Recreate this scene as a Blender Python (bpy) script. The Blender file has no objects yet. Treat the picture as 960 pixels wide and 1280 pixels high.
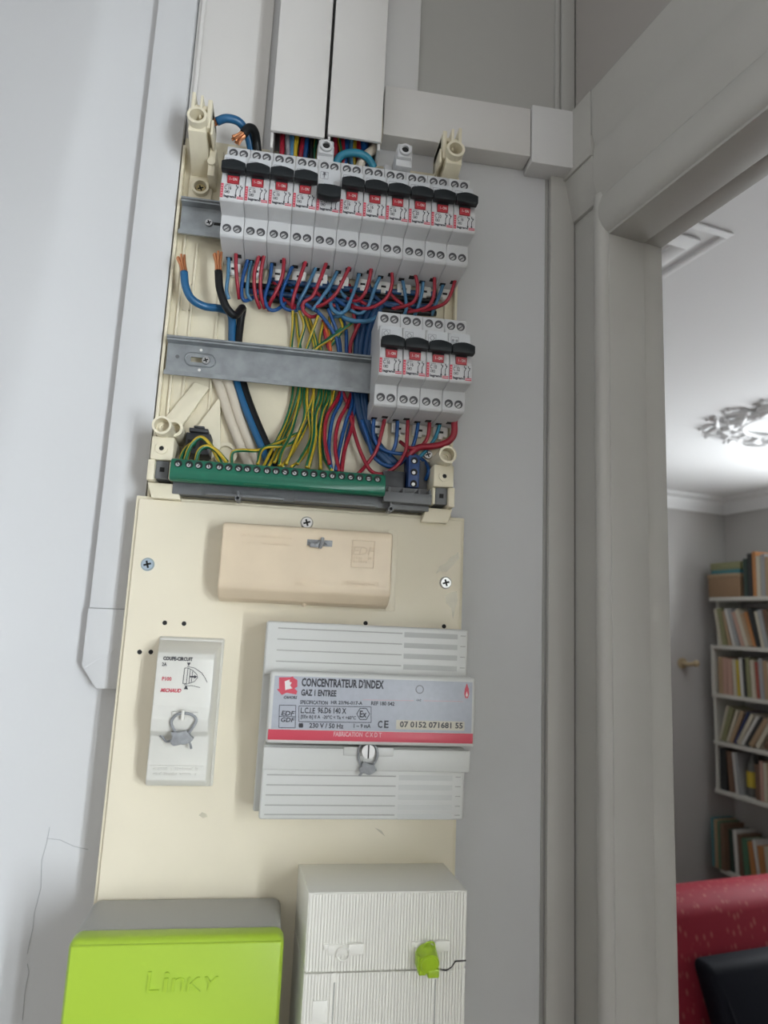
import bpy, bmesh, math, random
from mathutils import Vector, Matrix
random.seed(7)
SC = bpy.context.scene
COL = SC.collection
R = math.radians
# ------------------------------------------------------------------ camera
ZC = 1.70            # eye height above the floor
CD = 0.56            # eye distance from the wall (wall plane is y = 0)
F = 850.0            # focal length in pixels of a 960 x 1280 frame
YAW, PITCH, ROLL = R(8.53), R(9.33), R(2.62)
fwd = Vector((math.sin(YAW)*math.cos(PITCH), math.cos(YAW)*math.cos(PITCH), math.sin(PITCH)))
rt0 = Vector((math.cos(YAW), -math.sin(YAW), 0)); up0 = rt0.cross(fwd)
RT = math.cos(ROLL)*rt0 + math.sin(ROLL)*up0
UP = -math.sin(ROLL)*rt0 + math.cos(ROLL)*up0
EYE = Vector((0, -CD, ZC))
cam = bpy.data.cameras.new('camera'); camo = bpy.data.objects.new('camera', cam); COL.objects.link(camo)
cam.sensor_fit = 'HORIZONTAL'; cam.sensor_width = 36; cam.lens = F/960*36
cam.clip_start = 0.02; cam.clip_end = 60
cam.dof.use_dof = True; cam.dof.focus_distance = 0.56; cam.dof.aperture_fstop = 11
camo.matrix_world = Matrix(((RT.x, UP.x, -fwd.x, EYE.x), (RT.y, UP.y, -fwd.y, EYE.y), (RT.z, UP.z, -fwd.z, EYE.z), (0, 0, 0, 1)))
SC.camera = camo
# ------------------------------------------------------------------ world and light
w = bpy.data.worlds.new('World'); SC.world = w; w.use_nodes = True
bg = w.node_tree.nodes['Background']; bg.inputs[0].default_value = (1.0, 0.975, 0.94, 1); bg.inputs[1].default_value = 1.0
SC.view_settings.view_transform = 'Standard'; SC.view_settings.look = 'None'
SC.view_settings.gamma = 1; SC.view_settings.use_curve_mapping = False
SC.view_settings.exposure = -0.1
# side wall frame: the wall with the doorway leaves the corner CX at an obtuse angle
SA = R(-11.5)
CX = Vector((0.251, 0, 0))
SV = Vector((-math.sin(SA), -math.cos(SA), 0))       # along the side wall, towards the viewer
SN = Vector((math.cos(SA), -math.sin(SA), 0))        # through the side wall into the next room
ROOM_W, ROOM_T = 3.45, 1.2
def SP(t, n, z): return CX + SV*t + SN*n + Vector((0, 0, ZC + z))
def area(name, loc, target, sx, sy, power, color):
    l = bpy.data.lights.new(name, 'AREA'); l.shape = 'RECTANGLE'; l.size = sx; l.size_y = sy; l.energy = power; l.color = color
    o = bpy.data.objects.new(name, l); COL.objects.link(o); o.location = loc
    o.rotation_euler = (Vector(target) - Vector(loc)).to_track_quat('-Z', 'Y').to_euler(); return o
# daylight: a tall window further along the hall's side wall, and the window in the far wall of the next room
HW = (0.80, 1.36, -0.42, 0.33)          # hall window: t0, t1, z0, z1
RW = (-1.94, -1.24, -0.50, 0.84)         # next room window: t0, t1, z0, z1
area('hall_window_daylight', SP((HW[0]+HW[1])/2, 0.05, (HW[2]+HW[3])/2), SP((HW[0]+HW[1])/2, -1, (HW[2]+HW[3])/2), HW[1]-HW[0], HW[3]-HW[2], 94, (0.86, 0.93, 1.0))
area('room_window_daylight', SP((RW[0]+RW[1])/2, ROOM_W+0.02, (RW[2]+RW[3])/2), SP((RW[0]+RW[1])/2, 0, (RW[2]+RW[3])/2), RW[1]-RW[0], RW[3]-RW[2], 92, (0.92, 0.97, 1.0))

# ------------------------------------------------------------------ pixel helpers
def ray(px, py): return RT*((px-480)/F) - UP*((py-640)/F) + fwd
def hit(px, py, p0, n):
    d = ray(px, py); return EYE + d*((Vector(p0)-EYE).dot(n)/d.dot(n))
def W(px, py, d):                    # wall coordinates (x, z relative to the eye) on the plane d in front of the wall
    p = hit(px, py, (0, -d, 0), Vector((0, 1, 0))); return p.x, p.z - ZC
def WP(px, py, d):
    x, z = W(px, py, d); return V(x, d, z)
def V(x, d, z): return Vector((x, -d, z + ZC))

# ------------------------------------------------------------------ materials
MAT = {}
def mat(name, col, rough=0.5, metal=0.0, spec=0.5, noise=0.0, nscale=20, bump=0.0, bscale=200, col2=None, coat=0.0):
    m = bpy.data.materials.new(name); m.use_nodes = True; nt = m.node_tree; b = nt.nodes['Principled BSDF']
    b.inputs['Base Color'].default_value = (*col, 1); b.inputs['Roughness'].default_value = rough
    b.inputs['Metallic'].default_value = metal; b.inputs['Specular IOR Level'].default_value = spec
    if coat: b.inputs['Coat Weight'].default_value = coat; b.inputs['Coat Roughness'].default_value = 0.2
    tc = nt.nodes.new('ShaderNodeTexCoord')
    if noise or col2:
        n = nt.nodes.new('ShaderNodeTexNoise'); n.inputs['Scale'].default_value = nscale; n.inputs['Detail'].default_value = 5
        nt.links.new(tc.outputs['Object'], n.inputs['Vector'])
        r = nt.nodes.new('ShaderNodeValToRGB'); r.color_ramp.elements[0].position = 0.35; r.color_ramp.elements[1].position = 0.68
        c2 = col2 or tuple(c*(1-noise) for c in col)
        r.color_ramp.elements[0].color = (*c2, 1); r.color_ramp.elements[1].color = (*col, 1)
        nt.links.new(n.outputs['Fac'], r.inputs['Fac']); nt.links.new(r.outputs['Color'], b.inputs['Base Color'])
    if bump:
        n2 = nt.nodes.new('ShaderNodeTexNoise'); n2.inputs['Scale'].default_value = bscale; n2.inputs['Detail'].default_value = 4
        nt.links.new(tc.outputs['Object'], n2.inputs['Vector'])
        bp = nt.nodes.new('ShaderNodeBump'); bp.inputs['Strength'].default_value = bump; bp.inputs['Distance'].default_value = 0.002
        nt.links.new(n2.outputs['Fac'], bp.inputs['Height']); nt.links.new(bp.outputs['Normal'], b.inputs['Normal'])
    MAT[name] = m; return m
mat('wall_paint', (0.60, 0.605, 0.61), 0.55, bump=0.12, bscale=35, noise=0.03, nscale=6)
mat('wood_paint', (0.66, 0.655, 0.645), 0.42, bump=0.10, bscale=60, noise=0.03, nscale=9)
mat('trunk_paint', (0.68, 0.665, 0.64), 0.45, bump=0.05, bscale=60, noise=0.03, nscale=9)
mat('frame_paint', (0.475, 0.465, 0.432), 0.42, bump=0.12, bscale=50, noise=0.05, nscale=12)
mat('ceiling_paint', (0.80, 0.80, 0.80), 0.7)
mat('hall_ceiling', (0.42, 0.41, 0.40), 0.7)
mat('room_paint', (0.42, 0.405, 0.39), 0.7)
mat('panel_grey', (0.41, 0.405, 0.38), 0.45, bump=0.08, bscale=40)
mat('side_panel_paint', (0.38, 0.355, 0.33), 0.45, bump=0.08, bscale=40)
mat('well', (0.06, 0.06, 0.065), 0.6)
mat('floor_wood', (0.12, 0.075, 0.045), 0.45, noise=0.4, nscale=8)
mat('cream', (0.76, 0.70, 0.535), 0.38, noise=0.07, nscale=25, bump=0.03, bscale=300)
mat('plate_cream', (0.80, 0.735, 0.58), 0.33, noise=0.05, nscale=14, bump=0.02, bscale=200)
mat('tape', (0.63, 0.585, 0.46), 0.25, noise=0.18, nscale=60)
mat('beige', (0.73, 0.605, 0.44), 0.42, noise=0.08, nscale=30)
mat('fuse_white', (0.72, 0.71, 0.655), 0.33, noise=0.08, nscale=30)
mat('module_grey', (0.58, 0.585, 0.59), 0.38)
mat('meter_grey', (0.62, 0.625, 0.60), 0.34)
mat('hairline', (0.42, 0.43, 0.44), 0.7)
mat('vent_grey', (0.43, 0.435, 0.42), 0.5)
mat('vent_pale', (0.55, 0.56, 0.54), 0.45)
mat('groove', (0.36, 0.36, 0.34), 0.6)
mat('tag_grey', (0.56, 0.575, 0.59), 0.3)
mat('label_blue', (0.44, 0.465, 0.52), 0.35, noise=0.06, nscale=300)
mat('label_beige', (0.60, 0.57, 0.48), 0.5)
mat('red_print', (0.55, 0.055, 0.09), 0.4)
mat('pink_print', (0.62, 0.36, 0.38), 0.5)
mat('ink', (0.035, 0.035, 0.045), 0.5)
mat('ink_grey', (0.22, 0.22, 0.24), 0.5)
mat('white_print', (0.72, 0.70, 0.68), 0.5)
mat('lever', (0.012, 0.015, 0.017), 0.42, spec=0.22)
mat('flag_red', (0.38, 0.018, 0.03), 0.35)
mat('hole', (0.012, 0.012, 0.012), 0.8)
mat('steel', (0.34, 0.365, 0.38), 0.42, 0.6, noise=0.22, nscale=90)
mat('screw_metal', (0.55, 0.55, 0.55), 0.28, 0.9)
mat('screw_blue', (0.42, 0.52, 0.62), 0.3, 0.8)
mat('brass', (0.38, 0.31, 0.16), 0.4, 0.7)
mat('copper', (0.62, 0.27, 0.13), 0.42, 0.9)
mat('clip_white', (0.74, 0.73, 0.69), 0.45)
mat('terminal_green', (0.006, 0.125, 0.072), 0.33)
mat('bar_grey', (0.13, 0.135, 0.14), 0.45)
mat('plastic_black', (0.03, 0.032, 0.036), 0.45)
mat('terminal_blue', (0.010, 0.045, 0.16), 0.4)
mat('wire_red', (0.30, 0.010, 0.026), 0.36)
mat('wire_blue', (0.008, 0.07, 0.235), 0.36)
mat('wire_light', (0.06, 0.185, 0.32), 0.36)
mat('wire_navy', (0.008, 0.05, 0.14), 0.4)
mat('cable_blue', (0.012, 0.10, 0.23), 0.38)
mat('wire_black', (0.008, 0.009, 0.010), 0.42, spec=0.25)
mat('wire_teal', (0.02, 0.20, 0.30), 0.4)
mat('wire_green', (0.0, 0.105, 0.045), 0.4)
mat('wire_yellow', (0.47, 0.33, 0.02), 0.4)
mat('wire_beige', (0.60, 0.54, 0.44), 0.45)
mat('wire_orange', (0.60, 0.12, 0.03), 0.4)
mat('wire_grey', (0.25, 0.25, 0.27), 0.4)
mat('lime', (0.345, 0.505, 0.036), 0.34, noise=0.03, nscale=20)
mat('seal_lime', (0.33, 0.50, 0.02), 0.4)
mat('linky_grey', (0.36, 0.36, 0.34), 0.42)
mat('ribbed_white', (0.88, 0.87, 0.80), 0.42)
mat('seal_grey', (0.30, 0.31, 0.32), 0.5, noise=0.25, nscale=250)
mat('shelf_paint', (0.56, 0.55, 0.50), 0.5)
mat('sofa_dark_wood', (0.05, 0.03, 0.02), 0.4)
mat('cushion_dark', (0.007, 0.008, 0.012), 0.7, spec=0.1)
mat('white_cloth', (0.75, 0.75, 0.76), 0.8)
mat('hook_wood', (0.42, 0.33, 0.20), 0.5)
mat('pages', (0.58, 0.53, 0.43), 0.8)
mat('glass_dark', (0.10, 0.10, 0.09), 0.15)
mat('card_brown', (0.25, 0.155, 0.085), 0.7)
def fabric():
    m = mat('sofa_red', (0.20, 0.02, 0.03), 0.65); nt = m.node_tree; b = nt.nodes['Principled BSDF']
    tc = nt.nodes.new('ShaderNodeTexCoord'); mp = nt.nodes.new('ShaderNodeMapping'); mp.inputs['Scale'].default_value = (46, 46, 24); mp.inputs['Rotation'].default_value = (0, 0.5, 0)
    vo = nt.nodes.new('ShaderNodeTexVoronoi'); vo.inputs['Scale'].default_value = 1.0
    rp = nt.nodes.new('ShaderNodeValToRGB'); rp.color_ramp.elements[0].position = 0.12; rp.color_ramp.elements[1].position = 0.34
    rp.color_ramp.elements[0].color = (0.28, 0.075, 0.068, 1); rp.color_ramp.elements[1].color = (0.215, 0.014, 0.026, 1)
    nt.links.new(tc.outputs['Object'], mp.inputs[0]); nt.links.new(mp.outputs[0], vo.inputs['Vector'])
    nt.links.new(vo.outputs['Distance'], rp.inputs['Fac']); nt.links.new(rp.outputs['Color'], b.inputs['Base Color'])
    b.inputs['Specular IOR Level'].default_value = 0.15
fabric()

# ------------------------------------------------------------------ mesh builder (wall coordinates: x, d = distance from wall, z from eye level)
TXT = {}
def text_geo(st, bold=0.0):
    s = (st, bold)
    if s not in TXT:
        cu = bpy.data.curves.new('t', 'FONT'); cu.body = st; cu.offset = bold; cu.resolution_u = 2; cu.size = 1
        o = bpy.data.objects.new('t', cu); COL.objects.link(o)
        me = o.to_mesh(); vs = [(v.co.x, v.co.y) for v in me.vertices]; fs = [tuple(p.vertices) for p in me.polygons]
        o.to_mesh_clear(); bpy.data.objects.remove(o); bpy.data.curves.remove(cu)
        x0 = min(v[0] for v in vs); x1 = max(v[0] for v in vs); y0 = min(v[1] for v in vs); y1 = max(v[1] for v in vs)
        TXT[s] = ([((v[0]-x0)/max(x1-x0, 1e-6), (v[1]-y0)/max(y1-y0, 1e-6)) for v in vs], fs)
    return TXT[s]
class B:
    def __init__(s): s.bm = bmesh.new(); s.mi = 0
    def _take(s, t):
        me = bpy.data.meshes.new('tmp'); t.to_mesh(me); t.free()
        n = len(s.bm.faces); s.bm.from_mesh(me); bpy.data.meshes.remove(me)
        s.bm.faces.ensure_lookup_table()
        for f in s.bm.faces[n:]: f.material_index = s.mi
        return s
    def raw(s, vs, fs, bev=0, seg=2):
        t = bmesh.new(); v = [t.verts.new(p) for p in vs]
        for f in fs:
            try: t.faces.new([v[i] for i in f])
            except ValueError: pass
        bmesh.ops.recalc_face_normals(t, faces=t.faces)
        if bev: bmesh.ops.bevel(t, geom=list(t.edges), offset=bev, segments=seg, profile=0.5, affect='EDGES', clamp_overlap=True)
        return s._take(t)
    def hexa(s, p, bev=0, seg=2):        # 8 points: bottom ring 0-3, top ring 4-7
        return s.raw(p, [(3, 2, 1, 0), (4, 5, 6, 7), (0, 1, 5, 4), (1, 2, 6, 5), (2, 3, 7, 6), (3, 0, 4, 7)], bev, seg)
    def box(s, x0, x1, d0, d1, z0, z1, bev=0, seg=2):
        return s.hexa([V(x0, d0, z0), V(x1, d0, z0), V(x1, d1, z0), V(x0, d1, z0), V(x0, d0, z1), V(x1, d0, z1), V(x1, d1, z1), V(x0, d1, z1)], bev, seg)
    def taper(s, b, f, d0, d1, bev=0, seg=2):   # rectangle b=(x0,x1,z0,z1) at d0, rectangle f at d1
        P = lambda r, d: [V(r[0], d, r[2]), V(r[1], d, r[2]), V(r[1], d, r[3]), V(r[0], d, r[3])]
        return s.hexa(P(b, d0) + P(f, d1), bev, seg)
    def prism(s, prof, x0, x1, bev=0, seg=2):   # profile of (d, z), extruded along x
        n = len(prof); vs = [V(x0, d, z) for d, z in prof] + [V(x1, d, z) for d, z in prof]
        fs = [tuple(range(n)), tuple(range(2*n-1, n-1, -1))] + [(i, (i+1) % n, n+(i+1) % n, n+i) for i in range(n)]
        return s.raw(vs, fs, bev, seg)
    def slab(s, poly, d0, d1, bev=0, seg=2):    # polygon of (x, z), between depths
        n = len(poly); vs = [V(x, d0, z) for x, z in poly] + [V(x, d1, z) for x, z in poly]
        fs = [tuple(range(n)), tuple(range(2*n-1, n-1, -1))] + [(i, (i+1) % n, n+(i+1) % n, n+i) for i in range(n)]
        return s.raw(vs, fs, bev, seg)
    def sbox(s, t0, t1, n0, n1, z0, z1, bev=0, seg=2):  # box in side-wall coordinates
        return s.hexa([SP(t0, n0, z0), SP(t1, n0, z0), SP(t1, n1, z0), SP(t0, n1, z0), SP(t0, n0, z1), SP(t1, n0, z1), SP(t1, n1, z1), SP(t0, n1, z1)], bev, seg)
    def sprof(s, prof, t0, t1, bev=0):          # profile of (n, z) run along the side wall
        k = len(prof); vs = [SP(t0, n, z) for n, z in prof] + [SP(t1, n, z) for n, z in prof]
        fs = [tuple(range(k)), tuple(range(2*k-1, k-1, -1))] + [(i, (i+1) % k, k+(i+1) % k, k+i) for i in range(k)]
        return s.raw(vs, fs, bev)
    def cyl(s, p0, p1, r0, r1=None, n=16, cap0=True, cap1=True):
        p0, p1 = Vector(p0), Vector(p1); r1 = r0 if r1 is None else r1
        a = (p1-p0).normalized(); u = a.orthogonal().normalized(); v = a.cross(u)
        vs = [p + (u*math.cos(2*math.pi*i/n) + v*math.sin(2*math.pi*i/n))*r for p, r in ((p0, r0), (p1, r1)) for i in range(n)]
        fs = [(i, (i+1) % n, n+(i+1) % n, n+i) for i in range(n)]
        if cap0: fs.append(tuple(range(n-1, -1, -1)))
        if cap1: fs.append(tuple(range(n, 2*n)))
        return s.raw(vs, fs)
    def pipe(s, p0, p1, ro, ri, n=20, floor=None):    # open tube standing from p0 to p1, bore closed at fraction floor
        p0, p1 = Vector(p0), Vector(p1); a = (p1-p0).normalized(); u = a.orthogonal().normalized(); v = a.cross(u)
        fl = p0.lerp(p1, 0.3 if floor is None else floor)
        c = lambda p, r: [p + (u*math.cos(2*math.pi*i/n) + v*math.sin(2*math.pi*i/n))*r for i in range(n)]
        vs = c(p0, ro) + c(p1, ro) + c(p1, ri) + c(fl, ri)
        fs = [(k*n+i, k*n+(i+1) % n, (k+1)*n+(i+1) % n, (k+1)*n+i) for k in range(3) for i in range(n)] + [tuple(range(3*n, 4*n))]
        return s.raw(vs, fs)
    def disc(s, x, z, r, d0, d1, n=16): return s.cyl(V(x, d0, z), V(x, d1, z), r, n=n)
    def sphere(s, c, r, sx=1, sy=1, sz=1, n=12):
        t = bmesh.new(); bmesh.ops.create_uvsphere(t, u_segments=n, v_segments=max(6, n//2), radius=r)
        for v in t.verts: v.co = Vector((v.co.x*sx, v.co.y*sy, v.co.z*sz)) + Vector(c)
        return s._take(t)
    def tube(s, pts, r, n=8, sub=6, stripes=False, taper=None):
        P = [Vector(p) for p in pts]; Q = []
        for i in range(len(P)-1):
            a = P[i-1] if i else P[0]*2-P[1]; b, c = P[i], P[i+1]; d = P[i+2] if i+2 < len(P) else P[-1]*2-P[-2]
            for k in range(sub):
                t = k/sub
                Q.append(0.5*((2*b) + (c-a)*t + (2*a-5*b+4*c-d)*t*t + (3*b-a-3*c+d)*t**3))
        Q.append(P[-1]); m = len(Q)
        tan = [(Q[min(i+1, m-1)]-Q[max(i-1, 0)]).normalized() for i in range(m)]
        u = tan[0].orthogonal().normalized(); vs = []
        for i in range(m):
            u = (u - tan[i]*u.dot(tan[i])).normalized(); v = tan[i].cross(u)
            tw = i*0.09 if stripes else 0
            rr = r*(taper(i/(m-1)) if taper else 1)
            vs += [Q[i] + (u*math.cos(2*math.pi*k/n+tw) + v*math.sin(2*math.pi*k/n+tw))*rr for k in range(n)]
        t = bmesh.new(); bv = [t.verts.new(p) for p in vs]
        for i in range(m-1):
            for k in range(n):
                f = t.faces.new((bv[i*n+k], bv[i*n+(k+1) % n], bv[(i+1)*n+(k+1) % n], bv[(i+1)*n+k]))
                if stripes: f.material_index = 1 if (k % (n//2)) < n//4 else 0
        t.faces.new(bv[:n][::-1]); t.faces.new(bv[-n:])
        bmesh.ops.recalc_face_normals(t, faces=t.faces)
        if stripes:
            me = bpy.data.meshes.new('tmp'); t.to_mesh(me); t.free(); s.bm.from_mesh(me); bpy.data.meshes.remove(me); return s
        return s._take(t)
    def text(s, st, x, z, wd, ht, d, slant=0.0, ext=0.0, flip=False, bold=0.0):   # lettering with its lower left corner at (x, z)
        vs, fs = text_geo(st, bold); N = len(vs)
        f = (lambda a, b: (x + (1-a if flip else a)*wd + b*ht*slant, z + (1-b if flip else b)*ht))
        P = [V(*(lambda q: (q[0], d, q[1]))(f(a, b))) for a, b in vs]
        if not ext: return s._flat(P, fs)
        s._flat(P, fs)
        edge = {}
        for fc in fs:
            for i in range(len(fc)):
                e = (fc[i], fc[(i+1) % len(fc)]); k = tuple(sorted(e)); edge[k] = None if k in edge else e
        P2 = P + [p + Vector((0, ext, 0)) for p in P]
        return s._flat(P2, [(e[1], e[0], e[0]+N, e[1]+N) for e in edge.values() if e])
    def _flat(s, P, fs):
        v = [s.bm.verts.new(p) for p in P]
        for f in fs:
            try: fc = s.bm.faces.new([v[i] for i in f]); fc.material_index = s.mi
            except ValueError: pass
        return s
    def line(s, pts, wd, d, ext=0.0002):        # drawn stroke through (x, z) points
        for (xa, za), (xb, zb) in zip(pts, pts[1:]):
            L = math.hypot(xb-xa, zb-za) or 1e-6; nx, nz = -(zb-za)/L*wd/2, (xb-xa)/L*wd/2
            s.slab([(xa+nx, za+nz), (xb+nx, zb+nz), (xb-nx, zb-nz), (xa-nx, za-nz)], d-ext, d)
        return s
ORG = {}
def mesh_of(name, b, mats, org, angle=35):
    me = bpy.data.meshes.new(name)
    for v in b.bm.verts: v.co -= org
    b.bm.to_mesh(me); b.bm.free()
    for m in ([mats] if isinstance(mats, str) else mats): me.materials.append(MAT[m])
    me.polygons.foreach_set('use_smooth', [True]*len(me.polygons)); me.set_sharp_from_angle(angle=R(angle)); me.update()
    return me
def tag(o, label, cat, group=None):
    o['label'] = label; o['category'] = cat
    if group: o['group'] = group
    return o
def thing(name, label, cat, loc, group=None):
    o = bpy.data.objects.new(name, None); COL.objects.link(o); o.location = loc; o.empty_display_size = 0.02
    ORG[o] = Vector(loc); return tag(o, label, cat, group)
def part(name, b, mats, parent, label=None, angle=35):
    o = bpy.data.objects.new(name, mesh_of(name, b, mats, ORG[parent], angle)); COL.objects.link(o)
    o.parent = parent; ORG[o] = ORG[parent]
    if label: o['label'] = label
    return o
def solo(name, b, mats, label, cat, group=None, angle=35):
    b.bm.verts.ensure_lookup_table(); n = len(b.bm.verts)
    lo = Vector([min(v.co[i] for v in b.bm.verts) for i in range(3)]); hi = Vector([max(v.co[i] for v in b.bm.verts) for i in range(3)])
    org = (lo+hi)/2; org.z = lo.z
    o = bpy.data.objects.new(name, mesh_of(name, b, mats, org, angle)); COL.objects.link(o); o.location = org; ORG[o] = org
    return tag(o, label, cat, group)
def struct(name, b, mats, parent=None, angle=35):
    if parent: return part(name, b, mats, parent, None, angle)
    o = bpy.data.objects.new(name, mesh_of(name, b, mats, Vector((0, 0, 0)), angle)); COL.objects.link(o); ORG[o] = Vector((0, 0, 0))
    o['kind'] = 'structure'; return o
def screw_bm(b, x, z, r, d, rot=0.4, h=0.0012):  # pan head with a cross recess
    b.mi = 0; b.cyl(V(x, d, z), V(x, d+h, z), r, r*0.8, n=18)
    b.mi = 1
    for a in (rot, rot+math.pi/2):
        c, s = math.cos(a), math.sin(a); l, q = r*0.55, r*0.14
        b.slab([(x+c*l-s*q, z+s*l+c*q), (x-c*l-s*q, z-s*l+c*q), (x-c*l+s*q, z-s*l-c*q), (x+c*l+s*q, z+s*l-c*q)], d+h*0.9, d+h+0.00008)
    b.mi = 0; return b

# ================================================================== the setting
HALL_TOP, FLOOR = 1.0, -ZC
# front wall: plaster that folds back gently to the left, stronger towards the top
b = B(); vs = []; fs = []
xs = [-1.6, -1.1, -0.7, -0.45, -0.33, 'a', -0.04, -0.02, -0.012, -0.006, 0.0, 0.006, 'b', 0.0, CX.x]
zs = [FLOOR, -1.0, -0.4, -0.2, -0.05, 0.1, 0.25, 0.4, 0.55, 0.75, HALL_TOP]
for z in zs:
    k = min(max((z+0.25)/0.75, 0), 1)*0.46
    xf = -0.187 - 0.069*max(-0.1, min(0.7, 0.53-z)); row = []; rel = False
    for q in xs:
        if q == 'a': rel = True
        elif q == 'b': rel = False
        else: row.append(xf+q if rel else q)
    for x in row:
        u = max(0, xf+0.006-x); y = k*(u*u/0.036 if u < 0.018 else u-0.009)
        vs.append(Vector((x, y, z+ZC)))
nx = len(xs)-2
for j in range(len(zs)-1):
    for i in range(nx-1): fs.append((j*nx+i, j*nx+i+1, (j+1)*nx+i+1, (j+1)*nx+i))
N = len(vs); vs += [v + Vector((0, 0.12, 0)) for v in vs]
fs += [tuple(a+N for a in f[::-1]) for f in fs]
b.raw(vs, fs)
wall_front = struct('wall_front', b, 'wall_paint', angle=80)
# fine cracks in the plaster, low on the left
b = B()
def crack(pts, wd):
    b.line([W(x, y, 0.0003) for x, y in pts], wd, 0.0004, 0.0004)
crack([(62, 1034), (58, 1055), (52, 1075), (51, 1110), (43, 1140), (41, 1160), (34, 1192)], 0.00035)
crack([(34, 1205), (36, 1215), (31, 1240), (28, 1275)], 0.0003)
crack([(58, 1048), (75, 1050), (92, 1058), (110, 1062)], 0.0003)
struct('plaster_crack', b, 'hairline', wall_front)
# panelling above the trunking band
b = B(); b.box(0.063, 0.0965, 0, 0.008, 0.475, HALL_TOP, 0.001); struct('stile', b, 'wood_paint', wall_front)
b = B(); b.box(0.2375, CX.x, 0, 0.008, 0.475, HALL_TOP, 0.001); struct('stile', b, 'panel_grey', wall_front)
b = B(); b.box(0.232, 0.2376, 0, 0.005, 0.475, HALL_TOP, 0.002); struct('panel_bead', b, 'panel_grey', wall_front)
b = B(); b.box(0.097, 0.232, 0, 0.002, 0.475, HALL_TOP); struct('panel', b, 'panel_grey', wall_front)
b = B(); b.box(-0.107, -0.0405, 0, 0.004, 0.10, HALL_TOP, 0.001); struct('board', b, 'trunk_paint', wall_front)
b = B(); b.box(-0.1045, -0.1005, 0.004, 0.006, 0.40, HALL_TOP, 0.001); struct('board_bead', b, 'trunk_paint', wall_front)
# pilaster beside the door corner, with the open joint on its left
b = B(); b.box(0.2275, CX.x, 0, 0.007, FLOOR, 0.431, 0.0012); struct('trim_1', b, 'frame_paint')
b = B(); b.box(0.2245, 0.2272, 0, 0.0006, FLOOR, 0.43); struct('trim_2', b, 'groove')
# side wall with the doorway
DT0, DT1, DH, TH = 0.055, 0.70, 0.341, 0.058
b = B()
b.sbox(0, 0.037, 0, TH, FLOOR, HALL_TOP)
b.sbox(0.037, DT1+0.05, 0, TH, DH+0.046, HALL_TOP)
b.sbox(DT1+0.05, HW[0], 0, TH, FLOOR, HALL_TOP); b.sbox(HW[1], 3.4, 0, TH, FLOOR, HALL_TOP)
b.sbox(HW[0], HW[1], 0, TH, FLOOR, HW[2]); b.sbox(HW[0], HW[1], 0, TH, HW[3], HALL_TOP)
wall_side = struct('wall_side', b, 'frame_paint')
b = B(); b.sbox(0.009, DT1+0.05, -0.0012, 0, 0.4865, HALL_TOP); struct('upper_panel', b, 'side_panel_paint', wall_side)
b = B(); b.sbox(-0.004, DT1+0.05, -0.0105, 0, 0.4846, 0.4862); struct('open_joint', b, 'groove', wall_side)
b = B(); b.sbox(0.0452, 0.0457, -0.0122, 0, 0.44, 0.4842); struct('open_joint', b, 'groove', wall_side)
# door frame: jamb, head, both with a rebate towards the next room
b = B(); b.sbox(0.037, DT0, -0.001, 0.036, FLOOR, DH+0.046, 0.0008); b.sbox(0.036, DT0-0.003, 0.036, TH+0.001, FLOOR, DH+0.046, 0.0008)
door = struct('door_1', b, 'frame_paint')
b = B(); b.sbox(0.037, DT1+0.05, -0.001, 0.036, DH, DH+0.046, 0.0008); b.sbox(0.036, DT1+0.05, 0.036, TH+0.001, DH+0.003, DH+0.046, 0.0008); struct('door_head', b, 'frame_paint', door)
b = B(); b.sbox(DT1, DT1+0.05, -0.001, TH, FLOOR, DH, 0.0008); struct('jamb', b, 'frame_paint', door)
# rounded bead on the frame edge
b = B()
def bead_t(t0, t1, z0, z1):
    n = 10; P = [(t0 + (t1-t0)*(0.5-0.5*math.cos(math.pi*i/n)), -0.008*math.sin(math.pi*i/n)-0.0005) for i in range(n+1)]
    vs = [SP(t, q, z0) for t, q in P] + [SP(t, q, z1) for t, q in P]; m = n+1
    b.raw(vs, [(i, (i+1) % m, m+(i+1) % m, m+i) for i in range(m)] + [tuple(range(m)), tuple(range(2*m-1, m-1, -1))])
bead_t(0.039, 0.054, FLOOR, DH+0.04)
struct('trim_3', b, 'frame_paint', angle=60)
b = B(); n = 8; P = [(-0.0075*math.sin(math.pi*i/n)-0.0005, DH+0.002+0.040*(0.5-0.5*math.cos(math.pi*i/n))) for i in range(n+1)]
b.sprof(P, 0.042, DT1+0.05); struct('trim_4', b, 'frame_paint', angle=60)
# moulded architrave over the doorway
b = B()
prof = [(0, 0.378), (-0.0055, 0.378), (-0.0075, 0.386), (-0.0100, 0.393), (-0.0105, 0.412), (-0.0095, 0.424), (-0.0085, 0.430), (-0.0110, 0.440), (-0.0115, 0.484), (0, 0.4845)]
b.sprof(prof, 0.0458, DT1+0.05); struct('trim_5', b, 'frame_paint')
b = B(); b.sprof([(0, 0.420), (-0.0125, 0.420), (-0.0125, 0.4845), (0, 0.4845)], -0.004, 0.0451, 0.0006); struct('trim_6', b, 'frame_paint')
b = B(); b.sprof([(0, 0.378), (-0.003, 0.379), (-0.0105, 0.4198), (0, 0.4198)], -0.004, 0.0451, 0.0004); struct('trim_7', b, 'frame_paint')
# left wall of the hall
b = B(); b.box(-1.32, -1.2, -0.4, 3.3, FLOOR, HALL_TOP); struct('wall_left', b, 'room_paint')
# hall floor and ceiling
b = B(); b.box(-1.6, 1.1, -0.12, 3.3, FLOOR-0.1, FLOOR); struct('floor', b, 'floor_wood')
b = B(); b.box(-1.6, 1.1, -0.12, 3.3, HALL_TOP, HALL_TOP+0.1); struct('ceiling', b, 'hall_ceiling')
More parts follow.
